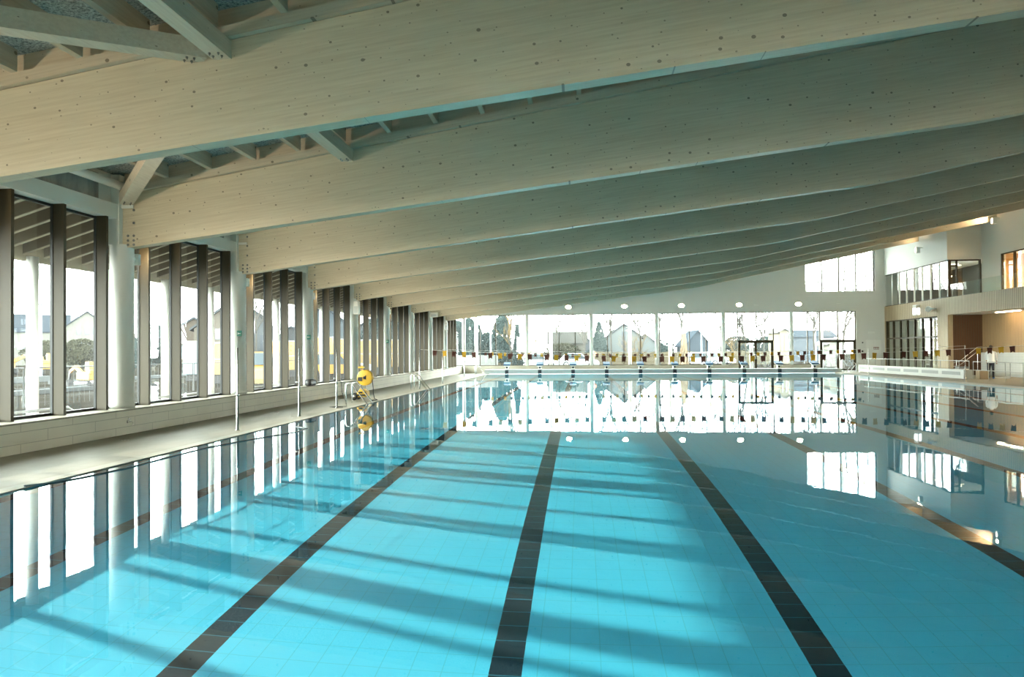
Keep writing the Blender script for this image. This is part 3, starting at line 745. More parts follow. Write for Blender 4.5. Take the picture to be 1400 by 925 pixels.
# upper storey: white wall above glazed corner room
Zg = 7.2
def zc(x): return zstrip(x)+.32
struct(MB().box(XR, XR+.25, 45.4, YF, Zg, zc(XR)).build('wall_right_upper', m_wallp))
b = MB(); b.box(XR+.25, 24.6, 45.4, 45.65, Zg, zc(24)); struct(b.build('wall_right_return', m_wallp))
U0, U1 = 43.45, 34.0            # lit upper window
b = MB(); b.box(24.6, 24.9, U0, 45.4, BZ1-.1, zc(24.6)); b.box(24.6, 24.9, YB, U1, BZ1-.1, zc(24.6)); b.box(24.6, 24.9, U1, U0, 7.25, zc(24.6))
struct(b.build('wall_right_above_balcony', m_wallp))
w = bpy.data.objects.new('window_31', None); COL.objects.link(w); w.location = (XR, 45.4, BZ1); struct(w)
H = Zg-BZ1
MB().box(.05, .15, 0, 9, H-.06, H).box(.05, .15, 0, 9, 0, .05).build('frame', m_bronze, w)
for i in range(9):
    y = .0+i*1.115
    MB().box(.05, .15, y, y+.055, 0, H).build('mullion', m_white if i else m_bronze, w)
MB().sheet(.095, .105, 0, 9, .05, H-.06).build('pane', m_glass_in, w)
w = bpy.data.objects.new('window_32', None); COL.objects.link(w); w.location = (XR, 45.4, BZ1); struct(w)
MB().box(.05, 2.0, .05, .15, H-.08, H).box(.05, 2.0, .05, .15, 0, .06).box(.15, .25, .04, .16, 0, H).box(1.9, 2.0, .04, .16, 0, H).box(.55, .63, .04, .16, 0, H).box(.25, .6, .04, .16, H-.42, H-.34).build('frame', m_bronze, w)
MB().sheet(.15, 1.95, .095, .105, .05, H-.08).build('pane', m_glass_in, w)
# room behind: dark back wall and lit ceiling strips
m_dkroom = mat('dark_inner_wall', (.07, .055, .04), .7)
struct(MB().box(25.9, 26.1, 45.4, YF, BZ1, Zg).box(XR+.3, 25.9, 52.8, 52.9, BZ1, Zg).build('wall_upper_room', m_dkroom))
struct(MB().box(XR+.25, 26, 45.5, YF, Zg, Zg+.1).build('ceiling_upper_room', m_wallp))
m_strip = mat('light_strip', (1,1,1), .5, emis=(1, .86, .62), es=3.5)
for i, (x, y) in enumerate(((23.3, 47.2), (23.8, 47.9), (23.5, 49.4))):
    t = thing('ceiling_light', (x, y, Zg-.08), 'linear ceiling light inside the upper corner room, %s from the balcony' % ordinal(i), 'ceiling light', 'linear lights in the upper room')
    MB().bbox(-.5, .9, -.04, .04, 0, .06, .008).build('housing', m_white, t)
    MB().box(-.48, .88, -.03, .03, -.01, -.001).build('diffuser', m_strip, t)
# table in upper room, and a bright door leaf
t = thing('white_table', (23.6, 46.5, BZ1), 'small white table inside the upper corner room', 'table')
MB().bbox(-.35, .35, -.35, .35, .68, .72, .01).build('table_top', m_white, t)
for a in (-.3, .3):
    for c in (-.3, .3): MB().tube([(a,c,0),(a,c,.68)], .02, 8).build('leg', m_steel, t)
# lit upper room behind the balcony window
m_warmwall = wood('warm_room_cladding', (.50, .30, .12), (.42, .24, .09), axis='Z', knots=False)
struct(MB().box(27.3, 27.5, U1-1, U0+.6, BZ1, 7.4).box(24.9, 27.3, U0+.4, U0+.6, BZ1, 7.4).box(24.9, 27.3, U1-1, U1-.9, BZ1, 7.4).build('wall_lit_room', m_warmwall))
struct(MB().box(24.9, 27.5, U1-1, U0+.6, 7.3, 7.4).box(24.9, 27.5, U1-1, U0+.6, BZ1-.1, BZ1).build('ceiling_lit_room', m_wallp))
w = bpy.data.objects.new('window_33', None); COL.objects.link(w); w.location = (24.6, 0, BZ1); struct(w)
H2 = 7.25-BZ1
MB().box(.02, .12, U1, U0, H2-.06, H2).build('frame', m_bronze, w)
for i in range(9):
    y = U0-.05-i*1.17
    MB().box(.02, .14, y-.04, y+.04, 0, H2).build('mullion', m_bronze, w)
MB().sheet(.07, .08, U1, U0, 0, H2-.06).build('pane', m_glass_in, w)
for i, y in enumerate((41.8, 38.6)):
    ld = bpy.data.lights.new('room_lamp', 'AREA'); ld.energy = 40; ld.size = .8; ld.color = (1, .72, .42)
    t = thing('pendant_light', (26.2, y, 6.9), 'warm pendant lamp inside the lit upper room, %s' % ('farther one' if i == 0 else 'nearer one'), 'pendant lamp')
    MB().lathe([(.0,.16),(.03,.15),(.22,.0),(.21,-.0)], n=20).tube([(0,0,.15),(0,0,.4)], .006, 6).build('shade', m_bronze, t)
    lo = bpy.data.objects.new('lamp_light', ld); COL.objects.link(lo); lo.parent = t; lo.location = (0,0,-.03)
# balustrade of glass on the balcony edge
t = thing('glass_balustrade', (XR+.06, 45.2, BZ1), 'clear glass balustrade along the wooden balcony edge', 'balustrade')
for i in range(7):
    y = -.02-i*1.6
    MB().sheet(0, .015, y-1.58, y, 0, .78).build('glass_panel', m_balustrade, t)
# wall-hung boxes on the right
t = thing('wall_light_box', (XR-.12, 49.2, 4.30), 'white upright lit box on the wooden balcony front', 'light box')
MB().bbox(-.12, .12, -.28, .28, -.36, .36, .02).build('housing', m_white, t)
MB().box(-.13, -.121, -.22, .22, -.26, .12).box(-.07, .1, -.286, -.281, -.3, .12).build('screen', mat('box_screen', (.9,.95,.95), .4, emis=(.85,.95,1), es=.8), t)
t = thing('wall_speaker', (XR-.3, 46.9, 4.25), 'pale horn speaker on the wooden balcony front', 'speaker')
MB().lathe([(0,-.4),(.05,-.4),(.07,-.1),(.18,.25),(.20,.27),(.0,.2)], n=18, axis='Y').build('horn', m_white, t)
MB().box(.0, .3, -.05, .05, -.04, .04).build('bracket', m_white, t)
for i, (x, y, z) in enumerate(((22.3, 48.75, 8.25), (24.3, 43.75, 9.2))):
    t = thing('flood_light', (x, y-.25, z), 'small white floodlight on the upper right wall below the beam, %s' % ('left one' if i == 0 else 'right one'), 'floodlight')
    MB().bbox(-.12, .12, -.1, .1, -.2, .2, .02).build('housing', m_white, t)
    MB().box(-.13, -.121, -.08, .08, -.15, .15).build('lens', mat('flood_lens%d' % i, (1,.95,.9), .4, emis=(1,.8,.55), es=1), t)
    MB().box(.05, .3, -.03, .03, .12, .18).build('bracket', m_white, t)
    ld = bpy.data.lights.new('flood_lamp', 'AREA'); ld.energy = (3, 14)[i]; ld.size = .2; ld.color = (1, .70, .42)
    lo = bpy.data.objects.new('flood_lamp', ld); COL.objects.link(lo); lo.parent = t; lo.location = (-.2, -.2, .32)
    lo.rotation_euler = Vector(((-.5, -.15, .85), (-1, .08, .06))[i]).to_track_quat('-Z', 'Y').to_euler()
# soft light strip in the recess
t = thing('recess_light', (23.9, 41.6, BZ0-.03), 'slim ceiling light line in the wooden recess', 'ceiling light')
MB().bbox(-.05, .05, -1.1, 1.1, -.02, .03, .006).build('diffuser', mat('recess_strip', (1,1,1), .5, emis=(1,.78,.5), es=6), t)
t = thing('recess_light', (23.9, 36.0, BZ0-.03), 'slim ceiling light line at the right edge of the wooden recess', 'ceiling light')
MB().bbox(-.05, .05, -1.8, 1.8, -.02, .03, .006).build('diffuser', mat('recess_strip2', (1,1,1), .5, emis=(1,.78,.5), es=22), t)

# low white wall with grilles and white railing on the right deck
LW = 20.35
t = thing('grille_bench_wall', (LW, 39.35, DZR), 'long low white wall with air grilles on the right deck', 'low wall')
MB().bbox(0, .45, 0, 14.2, 0, .50, .02).build('body', m_rail, t)
m_gr = mat('grille_grey', (.24, .25, .23), .6)
for i in range(6):
    y0 = .35+i*2.35
    MB().box(-.012, -.001, y0, y0+1.9, .20, .38).build('grille', m_gr, t)
def rail(x, y0, y1, z0, h, lab, n, ins=None):
    t = thing('white_railing', (x, y0, z0), lab, 'railing')
    MB().tube([(0,0,h),(0,y1-y0,h)], .022, 8).build('top_rail', m_rail, t)
    if ins: MB().tube([(0,0,h*.52),(0,y1-y0,h*.52)], .016, 8).build('middle_rail', m_rail, t)
    for i in range(n+1):
        y = (y1-y0)*i/n
        MB().tube([(0,y,0),(0,y,h)], .016, 8).build('post', m_rail, t)
    return t
rail(LW+.35, 39.5, 53.4, DZR+.5, .46, 'white railing standing on the low grille wall', 14)
rl = rail(LW+.4, 28.0, 39.2, DZR, .93, 'white railing on the right deck nearest the viewer, beside the standing person', 8, True)
MB().tube([(0,8.0,.18),(0,9.25,.18)], .016, 8).tube([(0,8.0,.18),(0,8.0,.9)], .02, 8).tube([(0,9.25,.18),(0,9.25,.9)], .02, 8).build('gate_frame', m_rail, rl)
# stair handrail in the recess
t = thing('stair_handrail', (23.2, 44.2, DZR), 'thin slanting double handrail in front of the dark wooden recess', 'handrail')
for q in (0, .38):
    MB().tube([(-.95,0,.55+q*.6),(-.6,0,.62+q*.6),(.45,0,1.45+q*.7),(.95,0,1.5+q*.7),(1.05,0,1.3+q*.6)], .018, 8).build('rail', m_steel, t)
for x in (-.75, .45): MB().tube([(x,0,0),(x,0,.95 if x < 0 else 1.45)], .016, 8).build('post', m_steel, t)
t = thing('stacked_kickboards', (22.1, 43.0, DZR), 'low stack of grey and white boards on the right deck behind the railing', 'stack of boards')
for i in range(5):
    MB().bbox(-.35+.03*i, .35-.02*i, -.25, .25, .0+.12*i, .10+.12*i, .015).build('board', (m_gr, m_white)[i % 2], t)
o = MB().bbox(0, .45, 0, .4, 0, .46, .01).build('wooden_box', m_clad, None, (LW+.62, 39.0, DZR)); tag(o, 'beige box at the end of the low grille wall beside the person', 'box')

# ------------------------------------------------------------------ standing person
def skin(name, joints, edges, material, parent=None, loc=(0,0,0), sub=2):
    me = bpy.data.meshes.new(name); me.from_pydata([j[:3] for j in joints], edges, [])
    o = bpy.data.objects.new(name, me); COL.objects.link(o); o.location = loc
    sk = o.modifiers.new('skin', 'SKIN')
    lay = me.skin_vertices[0].data if me.skin_vertices else None
    if lay is None:
        bm = bmesh.new(); bm.from_mesh(me); bm.verts.layers.skin.verify(); bm.to_mesh(me); bm.free(); lay = me.skin_vertices[0].data
    for i, j in enumerate(joints):
        lay[i].radius = (j[3], j[4] if len(j) > 4 else j[3]); lay[i].use_root = (i == 0)
    sk.use_smooth_shade = True
    ms = o.modifiers.new('sub', 'SUBSURF'); ms.levels = sub; ms.render_levels = sub
    dg = bpy.context.evaluated_depsgraph_get(); dg.update()
    me2 = bpy.data.meshes.new_from_object(o.evaluated_get(dg)); o.modifiers.clear(); o.data = me2
    for p in me2.polygons: p.use_smooth = True
    me2.materials.clear(); me2.materials.append(material)
    if parent: o.parent = parent
    return o
PX, PY = 21.95, 39.75
m_skin = mat('skin', (.50, .30, .20), .6)
m_shirt = mat('white_shirt', (.74, .76, .74), .8); m_trou = mat('black_trousers', (.02, .02, .024), .8); m_shoe = mat('blue_shoes', (.02, .10, .35), .5)
m_hair = mat('dark_hair', (.04, .03, .02), .7)
per = thing('person', (PX, PY, DZR), 'person in white long-sleeved shirt and black trousers standing behind the railing', 'person')
hand = []
J = [(0,0,.93,.09,.08),(0,0,1.12,.09,.075),(0,0,1.32,.10,.08),(0,0,1.42,.07,.06),(0,-.0,1.52,.05,.05),(0,-.02,1.60,.065,.08),(0,-.02,1.69,.075,.09),(0,-.01,1.76,.045,.05),
     (-.17,0,1.39,.035),(-.25,-.02,1.17,.042),(-.24,-.10,.93,.03),(.17,0,1.39,.035),(.25,-.02,1.17,.036),(.20,-.16,.97,.03),
     (-.09,0,.86,.085),(-.10,-.02,.48,.06),(-.10,.02,.09,.042),(-.10,-.10,.035,.04,.03),(.09,0,.86,.085),(.11,0,.48,.06),(.12,.03,.09,.042),(.13,-.09,.035,.04,.03)]
E_ = [(0,1),(1,2),(2,3),(3,4),(4,5),(5,6),(6,7),(3,8),(8,9),(9,10),(3,11),(11,12),(12,13),(0,14),(14,15),(15,16),(16,17),(0,18),(18,19),(19,20),(20,21)]
for side, w0 in ((-1, 10), (1, 13)):
    wx, wy, wz = J[w0][:3]; n0 = len(J)
    J.append((wx, wy-.03, wz-.05, .028, .018)); E_.append((w0, n0))
    for q in range(4):
        a = len(J); fx = wx+(-.024+.016*q); l = (.028, .032, .031, .026)[q]
        J.append((fx, wy-.045, wz-.085, .009)); J.append((fx, wy-.055, wz-.085-l, .0085)); J.append((fx, wy-.05, wz-.085-2*l, .0075))
        E_ += [(n0, a), (a, a+1), (a+1, a+2)]
    a = len(J); J.append((wx-side*.03, wy-.055, wz-.06, .010)); J.append((wx-side*.038, wy-.07, wz-.095, .008)); E_ += [(n0, a), (a, a+1)]
body = skin('body', J, E_, m_skin, per)
def rings(mb, rs, n=20):
    v = []; f = []
    for (z, a, b_, y) in rs:
        for k in range(n): v.append((a*math.cos(2*PI*k/n), y+b_*math.sin(2*PI*k/n), z))
    for i in range(len(rs)-1):
        for k in range(n): f.append((i*n+k, i*n+(k+1) % n, (i+1)*n+(k+1) % n, (i+1)*n+k))
    f += [tuple(range(n))[::-1], tuple(range(len(v)-n, len(v)))]
    return mb.add(v, f, True)
tor = rings(MB(), [(.845,.176,.118,0),(.86,.186,.128,0),(.95,.178,.120,0),(1.05,.162,.110,0),(1.18,.172,.112,0),(1.32,.192,.116,0),(1.40,.190,.106,0),(1.45,.150,.088,0),(1.49,.082,.068,0),(1.515,.062,.060,0)])
tor.tube([(-.09,0,1.40),(-.16,0,1.405),(-.20,0,1.36),(-.235,-.01,1.18),(-.25,-.02,1.13),(-.243,-.08,.98)], [.055,.066,.064,.050,.047,.038], 14)
tor.tube([(.09,0,1.40),(.16,0,1.405),(.20,0,1.36),(.235,-.01,1.20),(.25,-.02,1.16),(.215,-.12,1.01)], [.055,.066,.064,.050,.047,.038], 14)
tor.build('shirt', m_shirt, per)
tr = rings(MB(), [(.78,.150,.105,0),(.84,.172,.118,0),(.90,.172,.116,0),(.96,.164,.108,0)])
tr.tube([(-.088,0,.86),(-.092,-.01,.74),(-.10,-.02,.48),(-.10,.01,.25),(-.10,.02,.07)], [.098,.095,.070,.060,.058], 16)
tr.tube([(.088,0,.86),(.094,-.005,.74),(.11,0,.48),(.118,.02,.25),(.12,.03,.07)], [.098,.095,.070,.060,.058], 16)
tr.build('trousers', m_trou, per)
MB().blob((0,.005,1.715), .103, .0, 3, 3, (.84,.98,.98)).build('hair', m_hair, per)
for x, y in ((-.10, -.03), (.125, -.02)): MB().bbox(x-.05, x+.05, y-.13, y+.12, 0, .09, .03).build('shoe', m_shoe, per)
MB().blob((0,-.11,1.655), .016, 0, 1, 1, (.8,1,1.4)).build('nose', m_skin, per)
per.rotation_euler.z = math.radians(150)

# ------------------------------------------------------------------ outdoors
m_ground = mat('gravel_ground', (.10, .095, .08), .95, spec=0)
_n = noise(m_ground, coords(m_ground, (1, .25, 1)), .5, 8, .7); base(m_ground, ramp(m_ground, _n, [(.35, (.012,.011,.008)), (.52, (.026,.023,.017)), (.68, (.055,.055,.05))]))
g = MB(); g.box(-260, -10.1, -60, 300, -.5, -.02); g.box(-10.1, 260, YF+.35, 300, -.5, -.021)
struct(g.build('ground', m_ground))
m_pave = mat('terrace_paving', (.045, .045, .04), .8, spec=0.05)
struct(MB().box(-13.2, -10.1, -4, YF+5, -.02, .015).build('ground_terrace', m_pave))
def ray(px, depth, z=0):
    """ground point seen at photo column px, at the given distance along the view axis"""
    q = cf*depth+cr*((px-700)/FPX*depth); return Vector((q.x, q.y, z))
def house(px, depth, w, d, eave, ridge, rz, wallc, roofc, lab, wins=(), chim=None, gable='front'):
    p = ray(px, depth); t = thing('house', p, lab, 'house', None, rz)
    ww = MB()
    ww.prism([(-w/2, 0), (w/2, 0), (w/2, eave), (0, ridge), (-w/2, eave)], 'Y', -d/2, d/2)
    ww.build('walls', mat('house_wall', wallc, .9, spec=0), t)
    rf = MB()
    for s in (-1, 1):
        o_ = .35; k = (ridge-eave)/(w/2)
        rf.prism([(0, ridge+.04), (s*(w/2+o_), eave-o_*k+.04), (s*(w/2+o_), eave-o_*k+.24), (0, ridge+.26)], 'Y', -d/2-.3, d/2+.3)
    rf.build('roof', mat('house_roof', roofc, .85, spec=0), t)
    wm = mat('house_window', (.05, .06, .07), .2)
    for (face, a, z, a2, z2) in wins:
        q = MB()
        if face == 'f': q.box(a, a2, -d/2-.05, -d/2-.005, z, z2)
        elif face == 'r': q.box(w/2+.005, w/2+.05, a, a2, z, z2)
        else: q.box(-w/2-.05, -w/2-.005, a, a2, z, z2)
        q.build('window', wm, t)
    if chim: 
        cx, cy_, hh = chim; MB().box(cx-.5, cx+.5, cy_-.3, cy_+.3, eave, ridge+hh).box(cx-.35,cx-.15,cy_-.1,cy_+.1,ridge+hh,ridge+hh+.35).box(cx+.1,cx+.3,cy_-.1,cy_+.1,ridge+hh,ridge+hh+.35).build('chimney', mat('chimney', (.3,.27,.25), .9), t)
    return t
cream = (.115, .115, .10); brick = (.055, .045, .036); slate = (.035, .042, .050); slate2 = (.04, .045, .05)
# left side, seen through the window wall
CR = (.115, .115, .10); BR = (.055, .045, .036)
house(119, 105, 5.4, 8, 5.7, 7.85, .65, CR, slate, 'cream gabled house with grey roof seen through the nearest windows', [('f',-1.3,4.6,-.75,5.7),('f',-.3,4.6,.25,5.7),('f',.7,4.6,1.2,5.7),('f',-2.0,2.3,-.6,3.5),('f',.6,1.6,2.3,3.4)], (-1.6, 2, .5))
house(52, 116, 6, 9.5, 5.6, 8.2, .65+PI/2, CR, slate, 'long cream house wing with grey roof left of the gabled house', [('l',-3,2.5,-1.8,3.8),('l',1.5,2.5,2.7,3.8)], None)
house(270, 80, 6.5, 9, 3.4, 5.5, .45, BR, slate, 'brick house with stepped dark roof seen through second window bay', [('f',-2.2,1.2,-1,2.6),('f',.8,1.2,2.1,2.6)])
house(308, 68, 4.6, 8, 4.0, 5.7, .40, (.075,.066,.054), slate2, 'brown gabled house behind the yellow container', [('f',-.5,3.0,.4,4.0)])
house(350, 92, 5.4, 10, 5.0, 7.1, .38, (.065,.072,.076), slate, 'dark house with steep roof seen through third window bay', [('f',-1.6,2,-.6,4),('f',.8,2,1.8,4)], (.8, 1, .4))
house(402, 104, 4.2, 8, 3.8, 5.4, .3, (.046,.05,.053), slate, 'low dark house behind the third window bay lamp post', [])
house(447, 76, 5.0, 10, 4.5, 6.4, .3, (.046,.057,.065), slate, 'dark slate house seen through the fourth window bay', [('f',-1.4,2,-.4,3.6)], (-.8, 1, .3))
house(505, 96, 6, 10, 3.6, 5.6, .2, (.057,.06,.065), slate, 'grey house seen through the fifth window bay', [])
# beyond the far facade
G1 = (.05, .05, .045); G2 = (.05, .055, .06)
house(776, 108, 4, 5.6, 3.0, 4.5, PI/2, (.08,.078,.066), G1, 'pale low house with broad roof, left part of far windows', [('r',-1.4,1,.4,2.4)])
house(795, 124, 4.2, 7, 2.8, 4.7, .02, (.045,.05,.056), G2, 'grey gabled house behind the second far window bay', [])
house(851, 100, 4.6, 8, 3.6, 5.3, .0, (.095,.105,.105), G2, 'white gabled house with narrow tall window, middle of far view', [('f',-.3,1.8,.2,4.4)])
house(881, 116, 3.6, 8, 2.8, 4.3, -.05, (.095,.105,.105), G2, 'low white annex right of the white gabled house', [])
house(947, 112, 3.6, 8, 2.6, 4.7, .05, (.04,.05,.06), (.032,.042,.052), 'blue-grey roofed house behind the wood sculpture', [])
house(1064, 90, 1.1, 5, 4.0, 4.3, .02, (.16,.145,.11), (.15,.15,.15), 'narrow cream building with vertical boards right of the left far door', [('f',-.35,1.6,-.15,3.6),('f',.1,1.6,.3,3.6)])
house(1098, 104, 5, 7.2, 3.6, 4.4, .02+PI/2, (.06,.07,.08), (.045,.055,.065), 'long grey flat-looking building at right of far view', [])
house(1134, 70, 1.1, 3, 2.3, 2.6, .02, (.17,.17,.15), (.17,.17,.17), 'small white hut outside the right far door', [('f',.05,.2,.4,1.8)])

# bare trees
m_bark = mat('bare_bark', (.075, .07, .06), .9, spec=0); m_bark2 = mat('golden_twigs', (.14, .10, .05), .9, spec=0)
def tree_mesh(seed, h, mt, spread=.5, dens=4, name='branches'):
    r = random.Random(seed); bb = MB(); tr_ = MB()
    def grow(p, d, l, rad, lev, tgt):
        n = 3; pts = [p]; q = p
        for i in range(n):
            d = (d+Vector((r.uniform(-.16,.16), r.uniform(-.16,.16), r.uniform(-.02,.12)))).normalized(); q = q+d*(l/n); pts.append(q)
        tgt.tube(pts, [rad*(1-.5*i/n) for i in range(n+1)], 5 if lev < 2 else 3, False)
        if lev >= dens: return
        for k in range(4 if lev == 0 else 3):
            t = r.uniform(.35, 1.0) if lev else r.uniform(.4, 1.0)
            i = min(n-1, int(t*n)); b0 = pts[i].lerp(pts[i+1], t*n-i)
            a = r.uniform(0, 2*PI); side = Vector((math.cos(a), math.sin(a), 0))
            nd = (d*.75+side*spread*r.uniform(.7, 1.4)+Vector((0,0,.18))).normalized()
            grow(b0, nd, l*r.uniform(.55, .75), rad*.64, lev+1, bb)
    grow(Vector((0,0,0)), Vector((0,0,1)), h*.55, h*.013, 0, tr_)
    # side limbs low on trunk
    for k in range(6):
        a = r.uniform(0, 2*PI); z = h*r.uniform(.18, .5)
        grow(Vector((0,0,z)), Vector((math.cos(a)*.6, math.sin(a)*.6, .75)).normalized(), h*.26, h*.005, 2, bb)
    return tr_, bb
protos = []
for i in range(3):
    t = thing('bare_tree', (0,0,0), 'x', 'tree', 'bare winter trees outdoors')
    tr_, bb = tree_mesh(11+i, 10, m_bark); tr_.build('trunk', m_bark, t); bb.build('branches', m_bark, t); protos.append(t)
TR = [(836, 70, 9.6, 'behind the middle of the far window front'), (877, 78, 9.5, 'right of the white gabled house'), (903, 63, 8.8, 'just right of the third far column'), (931, 68, 10.2, 'behind the wood sculpture'),
      (1019, 67, 9.6, 'above the left far door'), (1046, 72, 9.8, 'right half of the left far door'), (1113, 70, 9.2, 'between the two far doors'), (1152, 62, 10.5, 'above the right far door'), (797, 92, 8.8, 'by the second far column'),
      (350, 85, 12, 'rising over the dark steep-roofed house'), (1126, 110, 14.5, 'top visible in the upper far window'), (1178, 105, 15, 'tall one at right of the upper far window'), (985, 90, 9.5, 'left of the left far door'), (760, 98, 9.6, 'left of the pale low house')]
used = set()
for i, (px, dep, h, where) in enumerate(TR):
    pr = protos[i % 3]; lab = 'bare winter tree outdoors, '+where
    if i % 3 in used: o = dup(pr, ray(px, dep), rz=i*1.3, label=lab)
    else: o = pr; used.add(i % 3); o.location = ray(px, dep); o['label'] = lab
    k = h/10; o.scale = (k*.9, k*.9, k)
for px, dep, h, where, sp in ((703, 68, 8.5, 'left of the first far column', .35), (727, 74, 5.5, 'just right of the first far column', .5), (1003, 85, 4.5, 'low one left of the left far door', .6), (858, 88, 4, 'beside the white gabled house', .6), (874, 70, 3.6, 'right beside the white gabled house', .6)):
    t = thing('willow_tree', ray(px, dep), 'golden-twigged leafless tree, '+where, 'tree', 'golden leafless trees')
    tr_, bb = tree_mesh(int(px), h, m_bark2, sp); tr_.build('trunk', m_bark, t); bb.build('branches', m_bark2, t)
# leafy / evergreen trees and bushes
m_everg = mat('evergreen_foliage', (.030, .044, .042), .9, spec=0); m_hedge = mat('hedge_foliage', (.042, .042, .028), .9, spec=0); m_dry = mat('dry_grass', (.10, .082, .052), .95, spec=0)
def leafy(px, dep, h, w, lab, mt=m_everg, cone=False, seed=1, cat='tree', name='evergreen_tree'):
    t = thing(name, ray(px, dep), lab, cat)
    r = random.Random(seed); bb = MB(); n = 2200 if h > 4 else 1200
    for i in range(n):
        z = r.uniform(.12, 1); a = r.uniform(0, 2*PI)
        if cone: rad = (1-z)*.95+.05
        else: rad = math.sqrt(max(0, 1-((z-.5)/.5)**2))*.9+.1
        rad *= w/2*(.55+.45*r.random()**.5)*(1+.18*math.sin(3*a+seed)*math.sin(7*z+seed))
        c = Vector((rad*math.cos(a), rad*math.sin(a), z*h)); s = h*.018*r.uniform(.7, 1.5)+.04
        u = Vector((r.uniform(-1,1), r.uniform(-1,1), r.uniform(-1,1))).normalized(); v_ = u.orthogonal().normalized(); w_ = u.cross(v_)
        bb.add([c+v_*s*1.5, c+w_*s, c-v_*s*1.5, c-w_*s, c+u*s*.9, c-u*s*.5], [(0,1,4),(1,2,4),(2,3,4),(3,0,4),(1,0,5),(2,1,5),(3,2,5),(0,3,5)])
    core = MB().blob((0,0,h*.5), 1, .2, 2, seed, (w*.26, w*.26, h*.36)) if not cone else MB().lathe([(w*.36, h*.12), (w*.2, h*.55), (0, h*.95)], n=10)
    bb.build('foliage', mt, t); core.build('inner_foliage', mt, t)
    MB().tube([(0,0,0),(0,0,h*.4)], .12, 6).build('trunk', m_bark, t)
    return t
leafy(176, 62, 4.8, 2.4, 'dark bushy tree at left edge of the second window bay', cone=True, seed=2)
leafy(210, 84, 5.2, 3.2, 'blue-grey bushy tree in the second window bay', seed=3)
leafy(66, 94, 3.6, 6, 'dark hedge mass in front of the long house', m_hedge, seed=4, cat='hedge', name='garden_hedge')
leafy(112, 86, 3.6, 4.5, 'tall garden hedge in front of the gabled house', m_hedge, seed=5, cat='hedge', name='garden_hedge')
leafy(625, 75, 5.0, 1.9, 'dark tree left of the far windows, first from the corner', seed=6)
leafy(641, 72, 5.1, 1.6, 'narrow dark tree, second from the far left corner', seed=16)
leafy(652, 76, 4.6, 1.2, 'slim dark tree, third from the far left corner', seed=26)
leafy(686, 72, 5.4, 1.9, 'large rounded evergreen behind the first far window bay', seed=7)
leafy(665, 80, 3.9, 1.9, 'lower rounded shrub tree left of the large evergreen', seed=8)
leafy(819, 95, 5.6, 3.6, 'hazy conifer left of the white gabled house', cone=True, seed=9)
leafy(838, 150, 6.2, 2.6, 'hazy evergreen directly behind the white gabled house', seed=10)
leafy(707, 66, 4.2, 1.1, 'slim conifer behind the first far column', cone=True, seed=11)
leafy(597, 84, 5.6, 3.6, 'dark tree seen through the last window bays', seed=12)
leafy(520, 70, 5.6, 3.4, 'dark tree seen through the fifth window bay', seed=13)
leafy(552, 76, 5.9, 4, 'dark tree seen through the sixth window bay', seed=14)
leafy(768, 78, 2.6, 4.2, 'grey bush mound in front of the pale low house', m_hedge, seed=15, cat='bush', name='garden_bush')
leafy(902, 132, 3.8, 6, 'hazy tree mass on the horizon by the fourth far column', seed=17)
leafy(1008, 125, 4.2, 6, 'hazy tree mass on the horizon above the left door', seed=18)
leafy(1050, 128, 4.2, 5.5, 'hazy tree mass on the horizon right of the left door', seed=19)
# fences and hedges running across the far side
for i, (y, x0, x1, h, mt, lab, cat, nm) in enumerate(((84, -12, 22, 1.55, m_dry, 'long dry beige hedge across the far view', 'hedge', 'dry_hedge'), (88, -25, -6, 1.9, mat('grey_board_fence', (.22,.24,.24), .8), 'grey board fence beyond the far left corner', 'fence', 'board_fence'))):
    bb = MB()
    n = int((x1-x0)/.5); r = random.Random(i)
    if i == 0:
        top = [h+r.uniform(-.12,.12) for _ in range(n+1)]
        for k in range(n): bb.prism([(x0+k*.5, 0), (x0+k*.5+.5, 0), (x0+k*.5+.5, top[k+1]), (x0+k*.5, top[k])], 'Y', y, y+.7+r.uniform(0,.2))
    else:
        for k in range(n): bb.box(x0+k*.5, x0+k*.5+.48, y, y+.04, 0, h)
        bb.box(x0, x1, y+.04, y+.1, h*.3, h*.36).box(x0, x1, y+.04, y+.1, h*.8, h*.86)
    o = bb.build(nm, mt); tag(o, lab, cat)
# light patch of white fleece sheeting on the ground outside far-left corner
o = MB().bbox(-12, -7.2, 60, 60.15, 0, 1.4, .03).build('white_site_hoarding', mat('white_hoarding', (.30,.31,.30), .7)); tag(o, 'low white hoarding outside the far left corner', 'hoarding')

# wood sculpture, sign, lamp posts, cars
t = thing('wood_sculpture', ray(935, 66), 'tall ragged wooden sculpture outside the fourth far window bay', 'sculpture')
r = random.Random(5); bb = MB()
for k in range(60):
    z = r.uniform(.2, 3.1); a = r.uniform(0, 2*PI); q = .42*(1-(z/3.6)**2)
    bb.bar((q*math.cos(a), q*math.sin(a), z-.35), (q*.8*math.cos(a+.4), q*.8*math.sin(a+.4), z+.4), .09, .05)
bb.tube([(0,0,0),(0,0,3.3)], [.35,.12], 7); bb.build('timber_pieces', mat('sculpture_wood', (.30,.22,.13), .8), t)
t = thing('traffic_sign', ray(812, 63), 'round orange and white traffic sign on a pole outside', 'traffic sign')
MB().tube([(0,0,0),(0,0,1.7)], .03, 8).build('pole', m_steel, t)
MB().lathe([(0,-.02),(.24,-.02),(.24,.02),(0,.02)], (0,0,1.45), 20, 'Y').build('disc', mat('sign_orange', (.65,.22,.08), .5), t)
MB().box(-.17, .17, -.03, -.021, 1.41, 1.49).build('white_bar', m_white, t)
